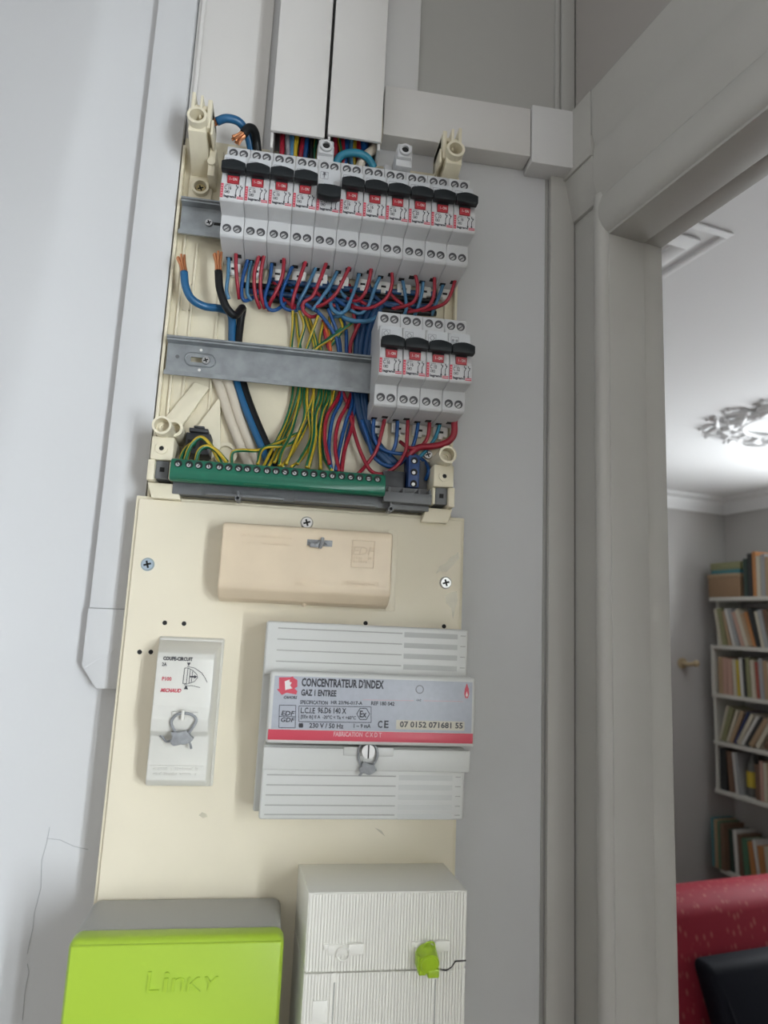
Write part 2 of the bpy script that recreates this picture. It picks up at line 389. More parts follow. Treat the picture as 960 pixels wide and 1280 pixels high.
# ------------------------------------------------------------------ next room
def az(px, py=800):
    d = ray(px, py); return Vector((d.x, d.y, 0))
def onSide(px, py, n):                 # pixel -> point on the plane parallel to the side wall, n beyond it
    return hit(px, py, SP(0, n, 0), SN)
def onEnd(px, py, t):                  # pixel -> point on the plane across the room at distance t towards the viewer
    return hit(px, py, SP(t, 0, 0), SV)
def TNZ(p): q = p - CX; return q.dot(SV), q.dot(SN), p.z - ZC
ct, cn, cz = TNZ(onSide(905, 644, ROOM_W)); END = ct
CEIL = cz + 0.10
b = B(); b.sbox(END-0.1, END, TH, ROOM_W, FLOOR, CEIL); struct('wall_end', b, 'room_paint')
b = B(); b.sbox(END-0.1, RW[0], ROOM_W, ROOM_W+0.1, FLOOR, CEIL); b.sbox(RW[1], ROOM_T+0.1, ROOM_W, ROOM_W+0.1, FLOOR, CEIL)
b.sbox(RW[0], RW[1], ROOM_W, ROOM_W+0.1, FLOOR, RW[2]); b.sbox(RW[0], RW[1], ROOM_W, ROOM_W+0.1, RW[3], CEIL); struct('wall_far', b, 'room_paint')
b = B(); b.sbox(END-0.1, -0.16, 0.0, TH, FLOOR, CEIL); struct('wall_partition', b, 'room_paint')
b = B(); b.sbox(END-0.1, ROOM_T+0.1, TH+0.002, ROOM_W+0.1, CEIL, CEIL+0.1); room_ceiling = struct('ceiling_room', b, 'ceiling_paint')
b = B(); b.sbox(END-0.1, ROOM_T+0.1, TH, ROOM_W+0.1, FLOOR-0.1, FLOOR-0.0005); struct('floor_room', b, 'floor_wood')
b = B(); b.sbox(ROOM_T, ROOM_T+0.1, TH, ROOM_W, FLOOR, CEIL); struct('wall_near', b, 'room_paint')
def window(name, a, n0, n1):
    b = B(); w = 0.045
    b.sbox(a[0], a[0]+w, n0, n1, a[2], a[3]); b.sbox(a[1]-w, a[1], n0, n1, a[2], a[3]); b.sbox(a[0], a[1], n0, n1, a[3]-w, a[3]); b.sbox(a[0], a[1], n0, n1, a[2], a[2]+w)
    b.sbox((a[0]+a[1])/2-0.03, (a[0]+a[1])/2+0.03, n0, n1, a[2], a[3]); struct(name, b, 'shelf_paint')
window('window_1', HW, 0.002, 0.035); window('window_2', RW, ROOM_W-0.02, ROOM_W+0.01)
# plaster cornice along end and far wall
prof = [(0, 0), (0.012, 0), (0.02, 0.02), (0.045, 0.045), (0.05, 0.07), (0.09, 0.085), (0.10, 0.10), (0, 0.10)]
b = B(); k = len(prof)
vs = [SP(END+a, TH, CEIL-0.1+z) for a, z in prof] + [SP(END+a, ROOM_W, CEIL-0.1+z) for a, z in prof]
b.raw(vs, [tuple(range(k)), tuple(range(2*k-1, k-1, -1))] + [(i, (i+1) % k, k+(i+1) % k, k+i) for i in range(k)])
struct('trim_8', b, 'ceiling_paint')
b = B(); b.sprof([(ROOM_W-a, CEIL-0.1+z) for a, z in prof], END, ROOM_T); struct('trim_9', b, 'ceiling_paint')
# flat moulding framing the ceiling: two strips meeting in a corner near the doorway
def onCeil(px, py): return TNZ(hit(px, py, (0, 0, CEIL+ZC), Vector((0, 0, 1))))
t0, n0, _ = onCeil(918, 291)
b = B()
for o, wd, h in ((0, 0.022, 0.005), (0.05, 0.045, 0.007), (0.115, 0.018, 0.005)):
    b.sbox(t0-o-wd, t0-o, TH+0.25+o, n0-o, CEIL-h, CEIL, 0.003)
    b.sbox(END+0.9, t0-o-wd, n0-o-wd, n0-o, CEIL-h, CEIL, 0.003)
struct('ceiling_moulding', b, 'ceiling_paint', room_ceiling)
# ceiling rose: ring of curled acanthus leaves
tr, nr, _ = onCeil(992, 527)
rose = thing('ceiling_rose', 'white plaster ceiling rose of curled acanthus leaves', 'ceiling rose', SP(tr, nr, CEIL))
RR = 0.36
b = B(); pts = [SP(tr+0.55*RR*math.cos(a), nr+0.55*RR*math.sin(a), CEIL-0.012) for a in [2*math.pi*i/36 for i in range(37)]]
b.tube(pts, 0.010, n=6, sub=1); part('ring', b, 'ceiling_paint', rose)
b = B(); b.sphere(SP(tr, nr, CEIL), 0.22*RR, 1, 1, 0.25); part('boss', b, 'ceiling_paint', rose)
def leaf_bm(a, r0, r1, wd, side):
    b = B(); pts = []; L = r1-r0
    for i in range(9):
        u = i/8; th = a + side*(0.10*math.sin(u*math.pi*1.6))*1.6/(0.5+r0/RR); r = r0 + L*u*(1.0 if u < 0.8 else 1.0-0.2*(u-0.8))
        pts.append(SP(tr+r*math.cos(th), nr+r*math.sin(th), CEIL-0.006-0.012*math.sin(u*math.pi)))
    b.tube(pts, wd, n=6, sub=2, taper=lambda u: 0.45+1.1*math.sin(min(1, u*1.05)*math.pi)*0.8)
    b.sphere(pts[-1], wd*1.0, 1, 1, 0.8, n=8)
    return b
for i in range(16):
    a = 2*math.pi*i/16
    for sd in (-1, 1): part('leaf', leaf_bm(a+0.07*sd, 0.55*RR, 0.86*RR, 0.011, sd), 'ceiling_paint', rose)
    part('leaf', leaf_bm(a+0.19, 0.56*RR, 0.74*RR, 0.008, -1), 'ceiling_paint', rose)
    part('leaf', leaf_bm(a, 0.78*RR, 1.0*RR, 0.008, (-1)**i), 'ceiling_paint', rose)
    b = B(); b.sphere(SP(tr+1.03*RR*math.cos(a), nr+1.03*RR*math.sin(a), CEIL-0.006), 0.010, 1, 1, 0.8, n=8); part('bud', b, 'ceiling_paint', rose)
# ================================================================== trunking on the wall
def at(x, d, z): return V(x, d, z)
# narrow painted trunking running down behind the enclosure
t = thing('cable_trunking', 'narrow white painted cable trunking left of the open enclosure', 'trunking', V(-0.12, 0, -0.058))
b = B(); b.box(-0.1400, -0.1075, 0, 0.0115, 0.0021, HALL_TOP, 0.0006); part('cover', b, 'wall_paint', t)
b = B(); b.slab([(-0.1408, 0.002), (-0.1408, -0.041), (-0.129, -0.0575), (-0.1055, -0.0575), (-0.1055, 0.002)], 0, 0.0125, 0.0015); part('end_cap', b, 'wall_paint', t)
b = B(); b.line([(-0.1385, -0.0425), (-0.118, -0.028)], 0.0012, 0.0131, 0.001); part('fold_ridge', b, 'wall_paint', t)
# two broad trunking runs coming down into the enclosure
def trunk(label, x0, x1, z):
    t = thing('wide_trunking', label, 'trunking', V((x0+x1)/2, 0, z))
    b = B(); b.box(x0, x1, 0.037, 0.040, z, HALL_TOP, 0.0006); part('lid', b, 'trunk_paint', t)
    b = B(); b.box(x0+0.0006, x0+0.0026, 0, 0.037, z-0.014, HALL_TOP); b.box(x1-0.0026, x1-0.0006, 0, 0.037, z-0.006, HALL_TOP); b.box(x0, x1, 0, 0.002, z-0.01, HALL_TOP); part('channel', b, 'trunk_paint', t)
trunk('broad cream trunking ending above the third and fourth breakers', -0.0325, 0.0125, 0.4025)
trunk('broad cream trunking ending between the two grey cable clamps', 0.0150, 0.0610, 0.4065)
# horizontal trunking band and its corner block
t = thing('horizontal_trunking', 'horizontal white trunking band above the upper right enclosure post', 'trunking', V(0.13, 0, 0.43))
b = B(); b.box(0.0645, 0.2020, 0, 0.0205, 0.4300, 0.4795, 0.001); part('cover', b, 'trunk_paint', t)
b = B(); b.box(0.2028, CX.x-0.004, 0, 0.0215, 0.4240, 0.4835, 0.0012); part('corner_block', b, 'wood_paint', t)
# ================================================================== open enclosure
X0, X1, Z0, Z1 = -0.1060, 0.1385, 0.0885, 0.4080
enc = thing('open_enclosure', 'cream plastic distribution enclosure without its cover, holding two breaker rows', 'enclosure', V(0.016, 0, 0.0885))
b = B(); b.box(X0, X1, 0.0042, 0.0075, Z0, Z1, 0.0006); part('back_plate', b, 'cream', enc)
b = B(); b.box(X0, X0+0.0025, 0.0042, 0.0145, Z0, Z1-0.012, 0.0006); part('side_rim', b, 'cream', enc); b = B(); b.box(X0+0.0075, X0+0.0095, 0.007, 0.0105, Z0, Z1-0.02, 0.0006); part('side_rim', b, 'cream', enc)
b = B(); b.box(X1-0.0025, X1, 0.0042, 0.0145, Z0, Z1-0.012, 0.0006); part('side_rim', b, 'cream', enc); b = B(); b.box(X1-0.0105, X1-0.0085, 0.007, 0.0105, Z0, Z1-0.02, 0.0006); part('side_rim', b, 'cream', enc)
b = B(); b.box(-0.088, -0.0864, 0.007, 0.0095, 0.14, 0.31); part('rib', b, 'cream', enc)
b = B(); b.box(-0.0665, -0.065, 0.007, 0.0095, 0.10, 0.31); part('rib', b, 'cream', enc)
b = B()
for zz in (0.2495, 0.2725): b.box(-0.0945, -0.0885, 0.007, 0.0082, zz, zz+0.001)
for xx in (-0.0945, -0.0893): b.box(xx, xx+0.0008, 0.007, 0.0082, 0.2495, 0.2735)
part('knockout', b, 'cream', enc)
b = B(); b.box(-0.072, -0.052, 0.0075, 0.012, 0.372, 0.3985, 0.0015); part('cable_entry', b, 'cream', enc)
b = B(); b.box(0.097, 0.115, 0.0075, 0.012, 0.372, 0.398, 0.0015); part('cable_entry', b, 'cream', enc)
# projecting corner posts
def tall_post(x, zc, mir):
    m = lambda q: x + mir*q
    bx = lambda b, a0, a1, *r: b.box(min(m(a0), m(a1)), max(m(a0), m(a1)), *r)
    b = B(); b.pipe(V(x, 0.006, zc-0.002), V(x, 0.058, zc+0.002), 0.0078, 0.0057, floor=0.72)
    b.hexa([V(x-0.0076, 0.006, zc-0.022), V(x+0.0076, 0.006, zc-0.022), V(x+0.0070, 0.052, zc-0.008), V(x-0.0070, 0.052, zc-0.008), V(x-0.0076, 0.006, zc), V(x+0.0076, 0.006, zc), V(x+0.0070, 0.052, zc), V(x-0.0070, 0.052, zc)], 0.001)
    p = part('corner_post', b, 'cream', enc)
    b = B()   # hinge hook above the post
    bx(b, -0.0068, -0.0040, 0.018, 0.050, zc+0.004, zc+0.0285, 0.0006)
    bx(b, 0.0004, 0.0026, 0.015, 0.052, zc+0.004, zc+0.0250, 0.0006)
    bx(b, 0.0062, 0.0098, 0.015, 0.050, zc-0.002, zc+0.0235, 0.0006)
    bx(b, -0.0068, 0.0098, 0.012, 0.044, zc+0.003, zc+0.0222, 0.0006)
    bx(b, -0.0050, 0.0080, 0.040, 0.047, zc+0.0160, zc+0.0195, 0.0005)
    bx(b, 0.0104, 0.0124, 0.03, 0.051, zc-0.008, zc+0.005, 0.0005)
    part('hook', b, 'cream', p)
    b = B(); bx(b, 0.0078, 0.0135, 0.006, 0.03, zc-0.03, zc-0.004, 0.001); b.disc(m(0.0105), zc-0.018, 0.0034, 0.03, 0.032, 12); part('gusset', b, 'cream', p)
tx, tz = W(246, 146, 0.058); tall_post(tx, tz, 1)
ux, uz = W(570, 188, 0.058); tall_post(ux, uz, -1)
# screw boss under the upper left post
sx, sz = W(250, 231, 0.018)
b = B(); b.box(sx-0.0105, sx+0.0095, 0.006, 0.012, sz-0.013, sz+0.013, 0.002); b.pipe(V(sx, 0.007, sz), V(sx, 0.0165, sz), 0.0072, 0.0052, floor=0.5)
boss = part('screw_boss', b, 'cream', enc)
b = B(); screw_bm(b, sx, sz, 0.0046, 0.0125); part('screw', b, ['brass', 'hole'], boss)
# lower posts with the bar sockets
def low_post(px, py, mir):
    x, z = W(px, py, 0.056); m = lambda q: x + mir*q
    bx = lambda b, a0, a1, *r: b.box(min(m(a0), m(a1)), max(m(a0), m(a1)), *r)
    b = B(); b.pipe(V(x, 0.006, z), V(x, 0.056, z), 0.0070, 0.0053, floor=0.8)
    p = part('corner_post', b, 'cream', enc)
    b = B(); b.pipe(V(x, 0.03, z), V(x, 0.0475, z), 0.0036, 0.0020, floor=0.1); part('inner_sleeve', b, 'cream', p)
    b = B(); bx(b, -0.0078, 0.0085, 0.006, 0.046, z-0.024, z-0.0062, 0.001); q = part('socket_block', b, 'cream', enc)
    b = B(); b.pipe(V(x, 0.04, z-0.0155), V(x, 0.0475, z-0.0155), 0.0044, 0.0018, floor=0.05); part('collar', b, 'cream', q)
    b = B(); b.disc(x, z-0.0155, 0.0019, 0.04, 0.0466, 10); part('bore', b, 'hole', q)
    b = B(); bx(b, -0.0085, -0.0035, 0.02, 0.048, z-0.040, z-0.0245, 0.0008); bx(b, 0.0062, 0.009, 0.02, 0.044, z-0.038, z-0.0245, 0.0008); part('bar_clip', b, 'cream', q)
    b = B(); bx(b, -0.0033, 0.006, 0.02, 0.044, z-0.038, z-0.0245, 0.0006); g = part('bar_end', b, 'bar_grey', q)
    b = B(); b.box(m(0.0014)-0.0017, m(0.0014)+0.0017, 0.043, 0.0443, z-0.0328, z-0.0294); part('socket', b, 'hole', g)
    b = B(); P = [(m(-0.009), z-0.0405), (m(0.012), z-0.0405), (m(0.016), z-0.052), (m(-0.005), z-0.052)]
    b.slab(P, 0.006, 0.040, 0.0006); part('foot', b, 'cream', q)
    return x, z
lx, lz = low_post(202, 531, 1); rx, rz = low_post(560, 568, -1)
b = B(); x, z = W(217, 534, 0.04); b.pipe(V(x, 0.006, z), V(x, 0.038, z), 0.0068, 0.0045, floor=0.7); part('screw_sleeve', b, 'cream', enc)
b = B(); x, z = W(536, 567, 0.02); b.box(x-0.008, x+0.008, 0.006, 0.016, z-0.010, z+0.008, 0.001); g = part('screw_boss', b, 'cream', enc)
b = B(); screw_bm(b, x, z, 0.0042, 0.0162); part('screw', b, ['screw_metal', 'hole'], g)
# diagonal webs at the lower left
b = B(); b.slab([W(203, 526, .012), W(243, 478, .012), W(262, 484, .012), W(222, 540, .012)], 0.007, 0.0125, 0.001); part('web', b, 'cream', enc)
b = B(); b.slab([W(236, 545, .016), W(273, 496, .016), W(275, 500, .016), W(275, 560, .016), W(262, 575, .016)], 0.007, 0.0135, 0.0006); part('web', b, 'cream', enc)
b = B(); x, z = W(282, 567, 0.012); b.pipe(V(x, 0.007, z), V(x, 0.012, z), 0.0095, 0.0065, floor=0.2); part('knockout_ring', b, 'cream', enc)

# ================================================================== mounting rails
def rail(label, x0, x1, zc, slot):
    r = thing('mounting_rail', label, 'rail', V((x0+x1)/2, 0.0165, zc-0.0165))
    h = 0.0165
    b = B()
    prof = [(0.02300, h), (0.02420, h), (0.02420, 0.0125), (0.01800, 0.0118), (0.01800, -0.0125), (0.02420, -0.0130), (0.02420, -h), (0.02300, -h), (0.02300, -0.0140), (0.01680, -0.0135), (0.01680, 0.0130), (0.02300, 0.0140)]
    def seg(a, c): b.prism([(d, z+zc) for d, z in prof], a, c)
    if not slot: seg(x0, x1)
    else:
        sxa, sxb, szh = slot[0]-0.0075, slot[0]+0.0055, 0.0022
        seg(x0, sxa); seg(sxb, x1)
        b.prism([(0.02300, zc+h), (0.02420, zc+h), (0.02420, zc+0.0125), (0.01800, zc+0.0118), (0.01800, zc+szh), (0.01680, zc+szh), (0.01680, zc+0.0130), (0.02300, zc+0.0140)], sxa, sxb)
        b.prism([(0.01800, zc-szh), (0.01800, zc-0.0125), (0.02420, zc-0.0130), (0.02420, zc-h), (0.02300, zc-h), (0.02300, zc-0.0140), (0.01680, zc-0.0135), (0.01680, zc-szh)], sxa, sxb)
    # rolled lip along the upper flange
    b.prism([(0.02420, zc+h), (0.02560, zc+h-0.0008), (0.02560, zc+h-0.002), (0.02420, zc+h-0.0028)], x0, x1)
    body = part('rail_body', b, 'steel', r)
    if slot:
        b = B(); cx = slot[0]; pts = []
        for i in range(25):
            a = 2*math.pi*i/24; pts.append(V(cx + (0.0065 if math.cos(a) >= 0 else -0.0065) + 0.0055*math.cos(a), 0.01810, zc + 0.0055*math.sin(a)))
        b.tube(pts, 0.0007, n=5, sub=1); part('embossed_ring', b, 'steel', r)
        b = B(); screw_bm(b, cx+0.0045, zc, 0.0036, 0.01810); part('screw', b, ['screw_metal', 'hole'], r)
        b = B()
        for q in (0.0085, -0.0085): b.disc(cx, zc+q, 0.0012, 0.01760, 0.01812, 10)
        part('punch_mark', b, 'clip_white', r)
        b = B(); b.disc(cx-0.018, zc+0.001, 0.0016, 0.01760, 0.01820, 10); part('dimple', b, 'bar_grey', r)
    return r
s2 = W(250, 453, 0.0180)
rail('galvanised steel mounting rail half bare beside the row of four breakers', -0.1012, 0.1360, 0.2040, s2)
r1 = rail('galvanised steel mounting rail behind the row of eleven breakers, short bare end', -0.1012, 0.1360, 0.3255, None)
b = B(); x, z = W(261, 278, 0.019); screw_bm(b, x, z, 0.0036, 0.0181); part('screw', b, ['screw_metal', 'hole'], r1)
b = B(); b.box(x+0.004, x+0.014, 0.0179, 0.0183, z-0.0012, z+0.0012); part('slot', b, 'hole', r1)

# ================================================================== circuit breakers
BW = 0.0182
def breaker(label, x, zb, amp, on=True, tagtype=0, proto={}):
    """x: left side, zb: underside"""
    o = thing('circuit_breaker', label, 'circuit breaker', V(x+BW/2, 0.0165, zb), 'circuit breakers in the two rows')
    O = ORG[o]; a, c = 0.00012, BW-0.00012
    def p(name, key, fn, mats, parent=None, lab=None):
        k = (name, key)
        if k not in proto:
            bb = B(); fn(bb); proto[k] = mesh_of(name, bb, mats, V(0, 0.0165, 0) + Vector((BW/2, 0, 0)))
        ob = bpy.data.objects.new(name, proto[k]); COL.objects.link(ob); ob.parent = parent or o; ORG[ob] = O
        if lab: ob['label'] = lab
        return ob
    prof = [(0.0105, -0.0010), (0.053, -0.0010), (0.055, 0.0008), (0.055, 0.0165), (0.0735, 0.0165), (0.075, 0.0180), (0.075, 0.0305), (0.0715, 0.0350), (0.0695, 0.0440), (0.0690, 0.0580), (0.0680, 0.0595), (0.0550, 0.0602), (0.0545, 0.0765), (0.0530, 0.0778), (0.0105, 0.0778), (0.0105, 0.0520), (0.0245, 0.0520), (0.0245, 0.0120), (0.0105, 0.0120)]
    p('body', 0, lambda b: b.prism(prof, a, c, 0.0004, 1), 'module_grey')
    def cheeks(b, x0, x1):
            b.prism([(0.0690, 0.0306), (0.0750, 0.0306), (0.0752, 0.0330), (0.0735, 0.0400), (0.0715, 0.0470), (0.0690, 0.0495)], x0, x1, 0.0003, 1)
    p('cheek', 0, lambda b: cheeks(b, a+0.0002, 0.0047), 'module_grey'); p('cheek', 1, lambda b: cheeks(b, 0.0135, c-0.0002), 'module_grey')
    def tagp(b):
        b.box(0.0012, BW-0.0012, 0.0688, 0.0697, 0.0480 if on else 0.0400, 0.0585)
    tg = p('tag_window', on, tagp, 'tag_grey')
    def icon(b):
        b.line([(0.0020, 0.0555), (0.0080, 0.0555), (0.0080, 0.0495), (0.0020, 0.0495), (0.0020, 0.0555)], 0.0003, 0.0698, 0.0001)
        if tagtype == 0:
            b.slab([(0.0042, 0.0545), (0.0058, 0.0545), (0.005, 0.0530)], 0.0697, 0.0699); b.disc(0.0035, 0.0518, 0.0004, 0.0697, 0.0699, 8); b.disc(0.0065, 0.0518, 0.0004, 0.0697, 0.0699, 8)
        elif tagtype == 1:
            b.disc(0.005, 0.0545, 0.0011, 0.0697, 0.0699, 10); b.box(0.0046, 0.0054, 0.0697, 0.0699, 0.0505, 0.0545); b.line([(0.0034, 0.053), (0.0066, 0.053)], 0.0005, 0.0699, 0.0002)
        elif tagtype == 2:
            b.line([(0.003, 0.0525), (0.005, 0.0548), (0.0072, 0.0525), (0.005, 0.0505), (0.003, 0.0525)], 0.0004, 0.0699, 0.0002)
        else:
            for xx in (0.0035, 0.0065): b.disc(xx, 0.0525, 0.0011, 0.0697, 0.0699, 10)
            b.line([(0.0022, 0.0508), (0.0078, 0.0508)], 0.0004, 0.0699, 0.0002)
    p('tag_icon', tagtype, icon, 'ink_grey', tg)
    if on:
        def lev(b):
            n = 8; top = [(0.0002+(BW-0.0004)*i/n, 0.0440+0.0022*math.sin(math.pi*i/n)) for i in range(n+1)]
            bot = [(BW-0.0002-(BW-0.0004)*i/n, 0.0376) for i in range(n+1)]
            b.slab(top+bot, 0.0765, 0.0832, 0.0008)
            b.box(0.0048, 0.0134, 0.0695, 0.079, 0.0390, 0.0440); b.prism([(0.0700, 0.0367), (0.0763, 0.0367), (0.0790, 0.0395), (0.0700, 0.0430)], 0.0048, 0.0134)
        p('lever', 1, lev, 'lever')
        def flag(b): b.prism([(0.0700, 0.0309), (0.0757, 0.0312), (0.0764, 0.0366), (0.0700, 0.0368)], 0.0049, 0.0133)
        fl = p('indicator', 1, flag, 'flag_red', lab='red on indicator')
        def ftx(b):
            b.text('I - ON', 0.0066, 0.0326, 0.0054, 0.0024, 0.0766, bold=0.02)
        p('indicator_print', 1, ftx, 'white_print', fl)
    else:
        def lev(b):
            n = 8; top = [(0.0002+(BW-0.0004)*i/n, 0.0325+0.0008*math.sin(math.pi*i/n)) for i in range(n+1)]
            bot = [(BW-0.0002-(BW-0.0004)*i/n, 0.0245-0.0016*math.sin(math.pi*i/n)) for i in range(n+1)]
            b.slab(top+bot, 0.0800, 0.0880, 0.0008)
            b.box(0.0048, 0.0134, 0.0695, 0.082, 0.0270, 0.0370)
        p('lever', 0, lev, 'lever')
    def blk(b):
        b.text(amp, 0.0030, 0.0256, 0.0052, 0.0032, 0.07518, bold=0.02)
        b.text('6000', 0.0036, 0.0291, 0.0038, 0.0010, 0.07518)
        b.line([(0.0036, 0.0246), (0.0068, 0.0246), (0.0068, 0.0228), (0.0036, 0.0228), (0.0036, 0.0246)], 0.0003, 0.0752, 0.0001)
        b.line([(0.0044, 0.0237), (0.0060, 0.0237)], 0.0007, 0.0752, 0.0001)
        for q in (0.0118, 0.0150):
            b.line([(q, 0.0303), (q, 0.0288)], 0.0006, 0.0752, 0.0001); b.line([(q+0.0012, 0.0280), (q, 0.0260), (q, 0.0223)], 0.0005, 0.0752, 0.0001)
            b.disc(q+0.0010, 0.0286, 0.0006, 0.0750, 0.0752, 8); b.box(q-0.0006, q+0.0006, 0.0750, 0.0752, 0.0210, 0.0222)
        b.text('legrand', 0.0030, 0.0185, 0.0092, 0.0028, 0.07518, bold=0.045)
    p('printed_marking', amp, blk, 'ink')
    def red(b):
        b.box(0.0003, 0.0023, 0.0749, 0.0752, 0.0186, 0.0303)
        b.box(0.0126, 0.0176, 0.0749, 0.0752, 0.0201, 0.0207); b.box(0.0126, 0.0176, 0.0749, 0.0752, 0.0187, 0.0195)
    rd = p('red_marking', 0, red, 'red_print')
    def wht(b):
        b.box(0.0009, 0.0017, 0.0752, 0.07527, 0.0193, 0.0202)
        for i in range(4): b.box(0.0008, 0.0018, 0.0752, 0.07527, 0.0218+i*0.0020, 0.0227+i*0.0020)
    p('white_marking', 0, wht, 'pink_print', rd)
    # terminal screws in their wells
    def well(b, px, pz, d):
        b.mi = 1; b.cyl(V(px, d-0.001, pz), V(px, d+0.00015, pz), 0.0034, n=16)
        b.mi = 0; b.cyl(V(px-0.0003, d-0.0005, pz-0.0008), V(px-0.0003, d+0.0003, pz-0.0008), 0.0021, n=14)
        b.mi = 1; b.slab([(px-0.0022, pz-0.0018), (px-0.0016, pz-0.0024), (px+0.0014, pz+0.0002), (px+0.0009, pz+0.0008)], d, d+0.00036)
    for i, (qx, qz) in enumerate(((0.0052, 0.0060), (0.0132, 0.0060), (0.0052, 0.0715), (0.0132, 0.0715))):
        p('terminal_screw', i, lambda b, qx=qx, qz=qz: well(b, qx, qz, 0.055), ['screw_metal', 'well'])
    for i, qx in enumerate((0.0052, 0.0132)):
        p('wire_opening', i, lambda b, qx=qx: b.box(qx-0.0024, qx+0.0024, 0.0185 if qx < 0.009 else 0.0240, 0.0235 if qx < 0.009 else 0.0295, -0.0013, 0.001), 'hole')
    def clip(b):
        b.box(0.0030, 0.0150, 0.0085, 0.0145, -0.0095, -0.0012, 0.0006)
        b.box(0.0070, 0.0110, 0.0105, 0.0152, -0.0120, -0.0090, 0.0006)
    cl = p('rail_clip', 0, clip, 'clip_white')
    p('clip_slot', 0, lambda b: b.box(0.0070, 0.0112, 0.0142, 0.0148, -0.0070, -0.0052), 'hole', cl)
    return o
ORD = ['first', 'second', 'third', 'fourth', 'fifth', 'sixth', 'seventh', 'eighth', 'ninth', 'tenth', 'eleventh', 'twelfth', 'thirteenth', 'fourteenth', 'fifteenth', 'sixteenth']
RX, RZ = -0.0641, 0.2943
amps = ['C 16']*8 + ['C 20', 'C 20', 'C 16']
for i in range(11):
    on = i != 4
    lab = ('grey circuit breaker switched off, its lever down, fifth in the row of eleven' if not on else
           'grey circuit breaker, switched on, %s from the bare rail end in the row of eleven' % ORD[i])
    breaker(lab, RX+BW*i, RZ, amps[i], on, [0, 0, 0, 2, 1, 0, 0, 3, 2, 3, 3][i])
QX, QZ = 0.0638, 0.1685
for i, (am, tt) in enumerate((('C 16', 2), ('C 16', 2), ('C 10', 2), ('C 32', 3))):
    breaker('grey circuit breaker marked %s, %s after the bare rail in the row of four' % (am.replace(' ', ''), ORD[i]), QX+BW*i, QZ, am, True, tt)
# grey cable clamps above the breakers
def clamp(px, py, label):
    x, z = W(px, py, 0.056)
    t = thing('cable_clamp', label, 'clamp', V(x, 0.0165, z-0.012), 'cable clamps above the breakers')
    b = B(); b.box(x-0.0068, x+0.0068, 0.020, 0.050, z-0.012, z+0.0045, 0.0008); b.box(x-0.0062, x+0.0062, 0.046, 0.0535, z-0.006, z+0.0062, 0.001); part('body', b, 'module_grey', t)
    b = B(); b.pipe(V(x, 0.050, z), V(x, 0.0560, z), 0.0050, 0.0031, floor=0.1); part('collar', b, 'module_grey', t)
    b = B(); b.disc(x, z, 0.0031, 0.0530, 0.0539); part('screw_well', b, 'hole', t)
    b = B(); b.box(x-0.0145, x-0.0070, 0.018, 0.034, z-0.012, z+0.0005, 0.002); part('arm', b, 'module_grey', t)
clamp(408, 181, 'grey cable clamp with a dark screw well, hanging under the gap between the broad trunkings')
clamp(507, 186, 'grey cable clamp with a dark screw well, beneath the horizontal trunking band')
# ================================================================== wires
def wire(label, pts, m, r=0.00155, group=None, name='wire', n=8):
    b = B(); b.tube(pts, r, n=n)
    return solo(name, b, 'wire_'+m if 'wire_'+m in MAT else m, label, 'wire', group, angle=180)
def earth(label, pts, r=0.0014, group=None):
    b = B(); b.tube(pts, r, n=8, stripes=True)
    return solo('earth_wire', b, ['wire_yellow', 'wire_green'], label, 'wire', group, angle=180)
def under(px, py, z):                 # pixel on the underside (height z) of a breaker
    return hit(px, py, (0, 0, z+ZC), Vector((0, 0, 1)))
def path(spec): return [WP(px, py, max(d, 0.0119)) for px, py, d in spec]
def row_wire(k, z, colour, spec, label, r=0.00155):
    s = under(*spec[0], z); d0 = max(0.019, min(0.05, -s.y)); s.y = -d0
    pts = [V(s.x, d0, z+0.004)]
    n = len(spec)-1
    pts.append(V(s.x, d0, z))
    for i, q in enumerate(spec[1:]):
        px, py = q[:2]; d = q[2] if len(q) > 2 else d0 - (d0-0.016)*((i+1)/n)**1.5
        pts.append(WP(px, py, d))
    wire(label, pts, colour, r, 'wires leaving the undersides of the breakers')
R1 = RZ
